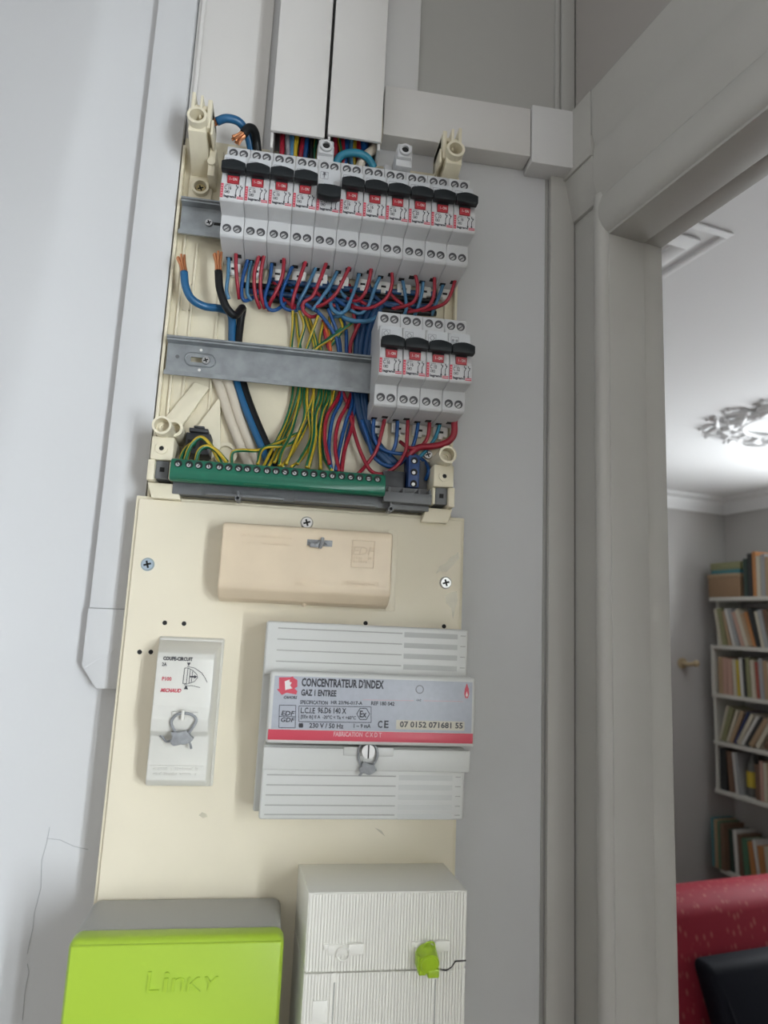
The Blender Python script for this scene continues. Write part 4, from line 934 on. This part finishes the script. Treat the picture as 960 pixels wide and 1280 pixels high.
grooves(uc, [-0.0062, -0.0138, -0.0214, -0.0290], 0.0700, 0.0022, 0.0910, 0.0925, 0.1320, 'vent_grey')
grooves(lc, [-0.1045, -0.1110, -0.1175, -0.1240, -0.1300], 0.0700, 0.0015, 0.0905, 0.0925, 0.1310, 'vent_pale')
dd = 0.0800
b = B(); b.box(0.0020, 0.1412, dd-0.0006, dd+0.0002, -0.0730, -0.0380, 0.0012); lab = part('label_plate', b, 'label_blue', band)
K = lambda cx, cy: (335+cx/3.6226, 835+cy/3.6226)
d1 = dd+0.00022
def TK(b, s, x0, y0, x1, y1, slant=0.0, dup=0): T(b, s, *K(x0, y0), *K(x1, y1), d1+0.0001, slant, dup)
def XZ(cx, cy): return W(*K(cx, cy), d1)
b = B()
TK(b, "CONCENTRATEUR D'INDEX", 152, 49, 525, 90, 0, 0.00025); TK(b, 'GAZ 1 ENTREE', 150, 98, 310, 128, 0, 0.0002)
TK(b, 'SPECIFICATION', 145, 147, 271, 165); TK(b, 'HR 23/96-017-A', 285, 149, 428, 166); TK(b, 'REF 180 042', 467, 152, 573, 170)
TK(b, 'L.C.I.E', 148, 179, 213, 206); TK(b, '96.D6 140 X', 225, 179, 355, 207)
TK(b, '[EEx ib] II A  -20°C < Ta < +60°C', 148, 214, 398, 235)
TK(b, '230 V / 50 Hz', 187, 250, 342, 273); TK(b, '1 ~ 9 mA', 388, 253, 465, 272); TK(b, 'Ex', 415, 193, 447, 224)
TK(b, 'C', 497, 238, 518, 272); TK(b, 'E', 526, 238, 546, 272); TK(b, '07 0152 071681 55', 597, 244, 882, 272)
TK(b, 'EDF', 60, 194, 117, 216, 0.2); TK(b, 'GDF', 56, 224, 117, 245, 0.2); TK(b, 'CAHORS', 70, 126, 130, 140, 0.2, 0.0001); TK(b, 'GAZ', 672, 141, 694, 150)
ln = lambda pts, wd=0.0004: b.line([XZ(*q) for q in pts], wd, d1+0.0001, 0.0002)
ln([(140, 172), (467, 176), (467, 247), (140, 243), (140, 172)]); ln([(52, 168), (126, 169), (123, 271), (49, 270), (52, 168)]); ln([(51, 219), (124, 220)])
hx = [(431+29*math.cos(math.pi/3*i), 208+29*math.sin(math.pi/3*i)) for i in range(7)]; ln(hx, 0.0005)
ln([(141, 252), (157, 252), (157, 268), (141, 268), (141, 252)], 0.0006); x, z = XZ(149, 260); b.box(x-0.0011, x+0.0011, d1-0.0001, d1+0.0001, z-0.0011, z+0.0011)
part('print_black', b, 'ink', lab)
b = B(); b.box(0.0002, 0.1422, dd-0.0004, dd+0.00025, -0.0800, -0.0732, 0.0004); strip = part('red_strip', b, 'red_print', band, 'red strip with pale lettering')
b = B(); TK(b, 'FABRICATION  C X D T', 297, 290, 515, 312); part('print_pale', b, 'pink_print', strip)
b = B(); P = [XZ(*q) for q in [(50, 42), (100, 42), (112, 38), (118, 46), (133, 55), (133, 85), (120, 92), (133, 105), (128, 120), (85, 112), (62, 122), (40, 95), (50, 95)]]; b.slab(P, d1-0.0002, d1+0.0001)
part('logo_mark', b, 'red_print', lab)
b = B(); x, z = XZ(900, 105); P = [(x, z+0.0056), (x+0.0014, z+0.0016), (x+0.0018, z-0.0018), (x+0.0010, z-0.0048), (x-0.0010, z-0.0048), (x-0.0018, z-0.0018), (x-0.0014, z+0.0016)]; b.slab(P, d1-0.0002, d1+0.0001)
part('flame_mark', b, 'red_print', lab)
b = B(); P = [XZ(*q) for q in [(76, 60), (98, 52), (98, 62), (108, 66), (100, 78), (110, 92), (78, 100)]]; b.slab(P, d1, d1+0.0002); part('logo_figure', b, 'white_print', lab)
b = B(); x, z = XZ(900, 118); b.slab([(x, z+0.002), (x+0.0008, z-0.0008), (x, z-0.0022), (x-0.0008, z-0.0008)], d1, d1+0.0002); part('flame_core', b, 'white_print', lab)
b = B(); b.line([XZ(430, 144), XZ(660, 148)], 0.0003, d1+0.0001, 0.0002); b.line([XZ(705, 148), XZ(885, 152)], 0.0003, d1+0.0001, 0.0002); part('print_line', b, 'pink_print', lab)
b = B(); x, z = XZ(687, 97); b.pipe(V(x, d1-0.0002, z), V(x, d1+0.0001, z), 0.0030, 0.0023, floor=0.5); part('stamp', b, 'ink_grey', lab)
b = B(); xa, za = XZ(580, 258); xb, zb = XZ(890, 262); b.box(xa, xb, d1-0.0002, d1, (za+zb)/2-0.0031, (za+zb)/2+0.0031, 0.00005); part('number_strip', b, 'label_beige', lab)
# sealing screw and lead seal
x, z = W(460.5, 939.5, 0.078)
b = B(); b.box(x-0.0165, x+0.0185, 0.0700, 0.0728, z-0.0040, z+0.0020, 0.0006); part('lug', b, 'meter_grey', cc)
b = B(); b.mi = 0; b.cyl(V(x, 0.070, z), V(x, 0.0785, z), 0.0046, n=18); b.mi = 1; b.box(x-0.0005, x+0.0005, 0.078, 0.0786, z-0.0045, z+0.0045); part('sealing_screw', b, ['screw_metal', 'hole'], cc)
b = B(); b.tube([V(x-0.003, 0.0740, z-0.012), V(x-0.0062, 0.0740, z-0.005), V(x-0.0055, 0.0738, z+0.0025), V(x, 0.0737, z+0.0052), V(x+0.0058, 0.0738, z+0.002), V(x+0.0065, 0.0740, z-0.005), V(x+0.003, 0.0740, z-0.012)], 0.0009, n=6)
blob(b, x, z-0.0115, 0.0725, 0.0050, 0.0045, 2.2); b.tube([V(x-0.003, 0.075, z-0.014), V(x-0.005, 0.075, z-0.0165)], 0.0009, n=6, sub=2); part('lead_seal', b, 'seal_grey', cc, 'crushed grey lead seal')
# ------------------------------------------------------------------ smart meter with lime cover
me = thing('electricity_meter', 'electricity meter with a glossy lime green front cover embossed Linky', 'meter', V(-0.044, 0.035, -0.40))
b = B(); b.box(-0.1090, 0.0175, 0.0345, 0.0860, -0.40, -0.1938, 0.0055, 4); part('housing', b, 'linky_grey', me)
b = B(); b.box(-0.1082, 0.0190, 0.0820, 0.1000, -0.40, -0.1932, 0.0055, 4); g = part('front_cover', b, 'lime', me)
b = B(); b.box(-0.1062, 0.0175, 0.0985, 0.1008, -0.39, -0.1958, 0.0035, 3); part('cover_face', b, 'lime', me)
b = B(); x0, z0 = W(182, 1241, 0.1010); x1, z1 = W(268, 1216, 0.1010)
b.text('L', x0, z0, 0.0075, 0.0115, 0.1017, 0.05, 0.001); b.text('i', x0+0.0095, z0, 0.0028, 0.0110, 0.1017, 0.05, 0.001); b.text('n', x0+0.0145, z0, 0.0075, 0.0078, 0.1017, 0.05, 0.001); b.text('K', x0+0.0235, z0, 0.0080, 0.0078, 0.1017, 0.05, 0.001); b.text('Y', x0+0.0320, z0, 0.0082, 0.0078, 0.1017, 0.2, 0.001)
part('embossed_name', b, 'lime', g)
# ------------------------------------------------------------------ main breaker cover, ribbed
mb = thing('main_breaker_cover', 'ribbed white main breaker cover with a green seal, beside the lime meter', 'breaker cover', V(0.084, 0.035, -0.38))
MX0, MX1, MT, MS = 0.0325, 0.1355, -0.1690, -0.2150
def step(x): return MS + (0.0045 if x > 0.1265 else -0.0005 if x > 0.118 else 0)
b = B(); b.hexa([V(MX0-0.004, 0.0345, MS+0.0006), V(MX1, 0.0345, MS+0.0006), V(MX1, 0.0980, MS+0.0006), V(MX0, 0.0980, MS+0.0006), V(MX0-0.004, 0.0345, MT-0.004), V(MX1, 0.0345, MT-0.004), V(MX1, 0.0980, MT), V(MX0, 0.0980, MT)], 0.0005); up = part('upper_shell', b, 'ribbed_white', mb)
b = B(); b.hexa([V(MX0-0.004, 0.0345, -0.38), V(MX1, 0.0345, -0.38), V(MX1, 0.0980, -0.38), V(MX0, 0.0980, -0.38), V(MX0-0.004, 0.0345, MS-0.0006), V(MX1, 0.0345, MS-0.0006), V(MX1, 0.0980, MS-0.0006), V(MX0, 0.0980, MS-0.0006)], 0.0003); lo = part('lower_shell', b, 'ribbed_white', mb)
nr_ = 52; pit = (MX1-MX0-0.0016)/nr_
bu, bl = B(), B()
for i in range(nr_):
    xa = MX0+0.0008+pit*i; s = step(xa)
    bu.slab([(xa+pit*0.14, s+0.0005), (xa+pit*0.86, s+0.0005), (xa+pit*0.86, MT-0.0006), (xa+pit*0.14, MT-0.0006)], 0.0975, 0.0989)
    if not (i in (9, 42)): bl.slab([(xa+pit*0.14, -0.379), (xa+pit*0.86, -0.379), (xa+pit*0.86, s-0.0005), (xa+pit*0.14, s-0.0005)], 0.0975, 0.0989)
part('ribbing', bu, 'ribbed_white', up)['kind'] = 'stuff'; part('ribbing', bl, 'ribbed_white', lo)['kind'] = 'stuff'
b = B(); b.line([(0.1190, MS), (0.1225, MS-0.0008), (0.1260, MS+0.001), (0.1285, MS+0.0044), (MX1, MS+0.0047)], 0.0007, 0.09905, 0.0006); part('step_joint', b, 'hole', lo)
for i in (9, 42):
    xa = MX0+0.0008+pit*i; b = B(); b.box(xa+0.0004, xa+0.0012, 0.0972, 0.0983, -0.379, MS-0.006); part('panel_joint', b, 'groove', lo)
b = B(); x, z = W(399, 1265, 0.0995); b.box(x-0.0045, x+0.0045, 0.0978, 0.0996, z-0.0062, z+0.0062, 0.0003); part('blank_square', b, 'ribbed_white', lo)
def seal_lug(px, py, mir):
    x, z = W(px, py, 0.100); m = lambda q: x+mir*q
    b = B(); b.box(x-0.0095, x+0.0095, 0.0975, 0.0998, z-0.0030, z+0.0030, 0.0004)
    b.box(min(m(0.003), m(0.0125)), max(m(0.003), m(0.0125)), 0.0985, 0.1015, z-0.0022, z+0.0038, 0.0006); b.box(min(m(-0.0125), m(-0.0095)), max(m(-0.0125), m(-0.0095)), 0.0978, 0.1002, z+0.0004, z+0.0036, 0.0003)
    p = part('seal_lug', b, 'ribbed_white', mb)
    b = B(); pts = [V(x+0.0042*math.cos(a), 0.1005+0.0012*math.sin(a), z-0.0020+0.0042*math.sin(a)) for a in [2*math.pi*i/16 for i in range(17)]]; b.tube(pts, 0.0007, n=6, sub=1); part('eye_ring', b, 'ribbed_white', p)
    return x, z
seal_lug(429, 1188, 1); gx, gz = seal_lug(538, 1184, 1)
x, z = W(536, 1202, 0.108)
gs = thing('seal', 'lime green plastic seal hanging from the lug on the ribbed cover', 'seal', V(x, 0.100, z-0.008))
b = B(); b.cyl(V(x, 0.1000, z+0.0015), V(x, 0.1095, z-0.0010), 0.0068, 0.0064, n=22); part('drum', b, 'seal_lime', gs)
b = B(); b.cyl(V(x, 0.1095, z-0.0010), V(x, 0.1105, z-0.0012), 0.0056, 0.0050, n=22); part('face', b, 'seal_lime', gs)
b = B(); b.box(x-0.0008, x+0.0066, 0.1035, 0.1100, z-0.0090, z-0.0035, 0.001); b.box(x-0.0062, x-0.0014, 0.1030, 0.1080, z-0.0082, z-0.0030, 0.0008); part('tab', b, 'seal_lime', gs)
b = B(); b.box(x-0.0072, x-0.0052, 0.1, 0.1085, z-0.005, z+0.003, 0.0006); part('ear', b, 'seal_lime', gs)
b = B(); b.tube([V(x-0.004, 0.1045, z+0.004), V(x-0.001, 0.1035, z+0.0085), V(x+0.004, 0.1030, z+0.0085), V(x+0.005, 0.1035, z+0.003)], 0.0006, n=6); part('loop', b, 'seal_lime', gs)
# ================================================================== furniture of the next room
SFN = ROOM_W-0.26                 # front plane of the shelves
shelf_px = [(886, 747), (888, 806), (890, 866), (892, 925), (893, 985), (898, 1084)]
pts = [TNZ(onSide(px, py, SFN)) for px, py in shelf_px]
SZ = [p[2] for p in pts]; ST = sum(p[0] for p in pts[:5])/5; ST1 = ST+1.0
bs = thing('bookshelf', 'white painted wall bookshelf crowded with books in the next room', 'bookshelf', SP((ST+ST1)/2, SFN+0.13, SZ[5]))
for i, z in enumerate(SZ):
    b = B(); b.sbox(ST if i < 5 else ST+0.02, ST1, SFN, ROOM_W-0.005, z-0.024, z, 0.002); part('shelf', b, 'shelf_paint', bs)
b = B(); b.sbox(ST, ST+0.02, SFN+0.002, ROOM_W-0.005, SZ[2], SZ[1]-0.024); b.sbox(ST, ST+0.02, SFN+0.012, ROOM_W-0.005, SZ[4], SZ[2]-0.024); b.sbox(ST, ST+0.02, SFN+0.06, ROOM_W-0.005, SZ[1], SZ[0]-0.024); part('side_panel', b, 'shelf_paint', bs)
b = B(); b.sbox(ST1-0.02, ST1, SFN+0.002, ROOM_W-0.005, SZ[5], SZ[0]); part('side_panel', b, 'shelf_paint', bs)
BC = {'cream': (0.50, 0.46, 0.36), 'tan': (0.36, 0.25, 0.15), 'brown': (0.14, 0.08, 0.05), 'black': (0.02, 0.022, 0.022), 'green': (0.07, 0.17, 0.10), 'olive': (0.22, 0.22, 0.11), 'yellow': (0.50, 0.38, 0.03), 'navy': (0.02, 0.03, 0.10), 'grey': (0.30, 0.31, 0.31), 'red': (0.30, 0.07, 0.05), 'orange': (0.42, 0.18, 0.06), 'teal': (0.05, 0.18, 0.20), 'pink': (0.45, 0.28, 0.22), 'dark green': (0.025, 0.045, 0.035), 'white': (0.58, 0.57, 0.54)}
for k, v in BC.items(): mat('book_'+k, v, 0.55)
BM = {}
def book_meshes(c):
    if c not in BM:
        b = B()   # unit book: thickness along x, depth along y, height along z, spine at y = 0
        u = lambda x0, x1, y0, y1, z0, z1: b.hexa([Vector(p) for p in ((x0, y0, z0), (x1, y0, z0), (x1, y1, z0), (x0, y1, z0), (x0, y0, z1), (x1, y0, z1), (x1, y1, z1), (x0, y1, z1))])
        u(0, 0.10, 0, 1, 0, 1); u(0.90, 1, 0, 1, 0, 1); u(0.08, 0.92, 0, 0.03, 0, 1)
        cover = mesh_of('cover', b, 'book_'+c, Vector((0, 0, 0)))
        b = B(); u(0.10, 0.90, 0.03, 0.97, 0.02, 0.975); pg = mesh_of('page_block', b, 'pages', Vector((0, 0, 0)))
        BM[c] = (cover, pg)
    return BM[c]
RXM = Matrix(((SV.x, SN.x, 0), (SV.y, SN.y, 0), (0, 0, 1)))
def book(t, z, c, th, h, dp, lean, label, group, nset=0.012):
    o = thing('book', label, 'book', SP(t, SFN+nset, z), group)
    th2 = th
    o.rotation_euler = (RXM @ Matrix.Rotation(lean, 3, 'Y')).to_euler()
    for nm, me_ in zip(('cover', 'page_block'), book_meshes(c)):
        k = bpy.data.objects.new(nm, me_); COL.objects.link(k); k.parent = o; k.scale = (th, dp, h)
rows = [
 (0, 0.265, [('dark green', .030, .24, 0), ('black', .034, .27, 0), ('orange', .024, .28, 0), ('cream', .03, .25, 0), ('grey', .03, .26, 0), ('tan', .03, .24, 0), ('red', .026, .25, 0)]),
 (1, 0.062, [('cream', .022, .235, -.16), ('olive', .034, .24, -.17), ('tan', .022, .22, -.2), ('white', .018, .24, -.24), ('grey', .026, .24, -.26), ('pink', .026, .22, -.3), ('cream', .028, .235, -.3), ('tan', .024, .21, -.3), ('orange', .022, .22, -.28), ('black', .03, .24, -.25), ('cream', .02, .22, -.2), ('grey', .03, .23, -.2), ('brown', .03, .23, -.18), ('tan', .03, .22, -.15)]),
 (2, 0.045, [('tan', .034, .235, 0), ('pink', .034, .23, 0), ('pink', .036, .225, 0), ('cream', .026, .225, -.02), ('yellow', .020, .22, -.03), ('white', .024, .235, -.04), ('black', .020, .235, -.04), ('olive', .030, .24, -.04), ('cream', .03, .23, -.04), ('red', .024, .22, -.04), ('grey', .03, .24, -.04), ('tan', .03, .23, -.04), ('cream', .03, .22, -.04)]),
 (3, 0.03, [('cream', .016, .235, .32), ('olive', .034, .225, .34), ('cream', .022, .22, .40), ('tan', .026, .22, .44), ('navy', .018, .23, .50), ('cream', .026, .22, .54), ('white', .02, .22, .58), ('black', .024, .22, .6), ('tan', .03, .21, .6), ('cream', .03, .21, .58), ('brown', .03, .21, .5), ('grey', .03, .2, .4)]),
 (4, 0.035, [('black', .050, .25, 0), ('brown', .040, .245, -.06), ('white', .016, .245, -.09), ('grey', .018, .245, -.10)]),
 (5, -0.02, [('teal', .020, .29, 0), ('tan', .026, .285, 0), ('green', .016, .28, 0), ('brown', .030, .275, 0), ('dark green', .030, .245, -.02), ('white', .026, .25, -.05), ('brown', .03, .235, -.04), ('green', .040, .22, -.06), ('orange', .034, .215, -.10), ('white', .018, .235, -.14), ('orange', .04, .21, -.1), ('cream', .03, .22, -.08), ('tan', .03, .23, -.05), ('grey', .03, .23, -.05)])]
LV = ['top', 'second', 'third', 'fourth', 'fifth', 'lowest']
for r, off, bk in rows:
    t = ST+off
    prev = 0
    for i, (c, th, h, ln_) in enumerate(bk):
        if i and ln_ < prev: t += h*(math.tan(-ln_)-math.tan(-prev))*0.9
        prev = ln_
        gap = th/max(0.6, math.cos(ln_))
        lean = ln_
        lab = '%s book %s on the %s shelf, %s from the end wall' % (c, 'leaning' if abs(ln_) > .05 else 'upright', LV[r], ORD[i])
        # keep the lower corner on the board when leaning
        base = SZ[r] + (th*math.sin(abs(ln_)) if lean > 0 else 0) + 0.0008
        book(t, base, c, th*0.96, h*0.98, 0.165, lean, lab, 'books on the %s shelf' % LV[r], 0.012 if r != 5 else (-0.02 if i < 4 else 0.014))
        t += gap + 0.002
# bottle and books right of it on the fifth shelf
tb_ = ST+0.228
bt = thing('bottle', 'dark glass bottle with a yellow label on the fifth shelf', 'bottle', SP(tb_, SFN+0.07, SZ[4]))
b = B(); P0 = SP(tb_, SFN+0.07, SZ[4]+0.001)
def latheZ(b, base, prof, n=18):
    for (r0, z0), (r1, z1) in zip(prof, prof[1:]): b.cyl(base+Vector((0, 0, z0)), base+Vector((0, 0, z1)), r0, r1, n, cap0=(z0 == 0), cap1=False)
latheZ(b, P0, [(0.036, 0), (0.038, 0.01), (0.038, 0.15), (0.030, 0.185), (0.016, 0.205), (0.014, 0.235)]); b.cyl(P0+Vector((0, 0, .23)), P0+Vector((0, 0, .238)), .015, n=14); part('glass', b, 'glass_dark', bt)
b = B(); b.cyl(P0+Vector((0, 0, .055)), P0+Vector((0, 0, .145)), 0.0388, n=18, cap0=False, cap1=False); part('label_wrap', b, 'book_yellow', bt)
t = ST+0.29
for i, (c, th, h) in enumerate((('brown', .03, .20), ('pink', .022, .225), ('cream', .022, .22), ('tan', .026, .22), ('cream', .03, .23), ('black', .03, .22), ('grey', .03, .22))):
    book(t, SZ[4]+.0008, c, th, h, 0.165, 0, '%s book upright on the fifth shelf, %s after the bottle' % (c, ORD[i]), 'books on the fifth shelf'); t += th+.003
# boxes on the top board
t = ST+0.0
b = B(); b.sbox(t-0.012, t+0.235, SFN+0.01, ROOM_W-0.03, SZ[0]+0.0008, SZ[0]+0.145, 0.004); bx_ = None
cb = thing('storage_box', 'brown cardboard storage box on the top shelf', 'box', SP(t+0.11, SFN+0.1, SZ[0])); part('carton', b, 'card_brown', cb)
b = B(); b.sbox(t-0.016, t+0.239, SFN+0.006, ROOM_W-0.026, SZ[0]+0.128, SZ[0]+0.150, 0.003); part('lid', b, 'book_tan', cb)
b = B(); b.sbox(t+0.01, t+0.23, SFN+0.015, ROOM_W-0.05, SZ[0]+0.1508, SZ[0]+0.176, 0.003); solo('flat_box', b, 'book_teal', 'flat dark teal box lying on the cardboard storage box', 'box')
b = B(); b.sbox(t+0.0, t+0.235, SFN+0.02, ROOM_W-0.05, SZ[0]+0.1768, SZ[0]+0.225, 0.004); solo('folder_box', b, 'book_olive', 'grey-green folder box topmost of the pile on the top shelf', 'box')
# coat hook on the end wall
p = onEnd(852, 829, END); tt, nn, zz = TNZ(p)
hk = thing('wall_hook', 'pale wooden wall hook on the end wall beside the bookshelf', 'hook', SP(END, nn, zz))
b = B(); b.cyl(SP(END, nn, zz), SP(END+0.012, nn, zz), 0.035, n=16); part('rosette', b, 'hook_wood', hk)
b = B(); b.tube([SP(END+0.01, nn, zz), SP(END+0.05, nn+0.01, zz-0.004), SP(END+0.085, nn+0.03, zz+0.004)], 0.014, n=10); b.sphere(SP(END+0.09, nn+0.033, zz+0.005), 0.022, n=12); part('peg', b, 'hook_wood', hk)
# red sofa
SH = -0.86
p = hit(900, 1112, (0, 0, SH+ZC), Vector((0, 0, 1))); st, sn, _ = TNZ(p)
so = thing('sofa', 'red patterned fabric sofa in front of the bookshelf', 'sofa', SP(st+0.3, sn+0.2, FLOOR))
s0, s1 = max(0.25, sn-0.75), min(SFN-0.15, sn+0.95)
def sprism(b, prof, n0, n1, bev=0.02):   # profile (t, z) run across the room
    k = len(prof); vs = [SP(t, n0, z) for t, z in prof] + [SP(t, n1, z) for t, z in prof]
    b.raw(vs, [tuple(range(k)), tuple(range(2*k-1, k-1, -1))] + [(i, (i+1) % k, k+(i+1) % k, k+i) for i in range(k)], bev, 3)
b = B(); sprism(b, [(st-0.14, -1.45), (st-0.16, SH-0.05), (st-0.11, SH-0.005), (st-0.03, SH), (st+0.03, SH-0.04), (st+0.14, -1.30), (st+0.14, -1.45)], s0, s1, 0.025); part('backrest', b, 'sofa_red', so)
b = B(); sprism(b, [(st-0.12, -1.55), (st-0.12, -1.32), (st+0.70, -1.30), (st+0.72, -1.36), (st+0.72, -1.55)], s0, s1, 0.03); part('seat', b, 'sofa_red', so)
for q in (s0-0.13, s1+0.01):
    b = B(); sprism(b, [(st-0.14, -1.55), (st-0.14, -1.12), (st-0.05, -1.09), (st+0.66, -1.11), (st+0.70, -1.16), (st+0.70, -1.55)], q, q+0.12, 0.03); part('armrest', b, 'sofa_red', so)
for q in (s0-0.08, s1+0.03):
    for tq in (st-0.08, st+0.6):
        b = B(); b.cyl(SP(tq, q+0.03, -1.545), SP(tq, q+0.03, FLOOR), 0.03, 0.02, 12); part('leg', b, 'sofa_dark_wood', so)
# white throw on the seat and dark backpack-like cushion against the backrest
b = B(); sprism(b, [(st+0.13, -1.305), (st+0.12, -1.27), (st+0.40, -1.265), (st+0.735, -1.285), (st+0.755, -1.35), (st+0.755, -1.5), (st+0.735, -1.5), (st+0.73, -1.35), (st+0.70, -1.296)], sn-0.35, sn+0.6, 0.004)
solo('seat_throw', b, 'white_cloth', 'white cloth spread over the seat of the red sofa', 'throw')
q = TNZ(hit(881, 1207, SP(st+0.17, 0, 0), SV)); cu0, cuz = q[1], q[2]
cu = thing('cushion', 'near black rectangular cushion leaning on the red sofa back', 'cushion', SP(st+0.2, cu0+0.2, -1.265))
b = B(); b.hexa([SP(st+0.20, cu0+0.012, -1.264), SP(st+0.20, cu0+0.50, -1.264), SP(st+0.30, cu0+0.50, -1.264), SP(st+0.30, cu0+0.012, -1.264), SP(st+0.10, cu0, cuz), SP(st+0.10, cu0+0.50, cuz), SP(st+0.18, cu0+0.50, cuz), SP(st+0.18, cu0, cuz)], 0.028, 4); part('pad', b, 'cushion_dark', cu)
b = B(); zt, zb_ = cuz-0.03, -1.23
b.tube([SP(st+0.185, cu0+0.03, zt), SP(st+0.19, cu0+0.47, zt)], 0.006, n=6, sub=1); b.tube([SP(st+0.185, cu0+0.035, zt), SP(st+0.295, cu0+0.045, zb_)], 0.006, n=6, sub=1); part('piping', b, 'cushion_dark', cu)
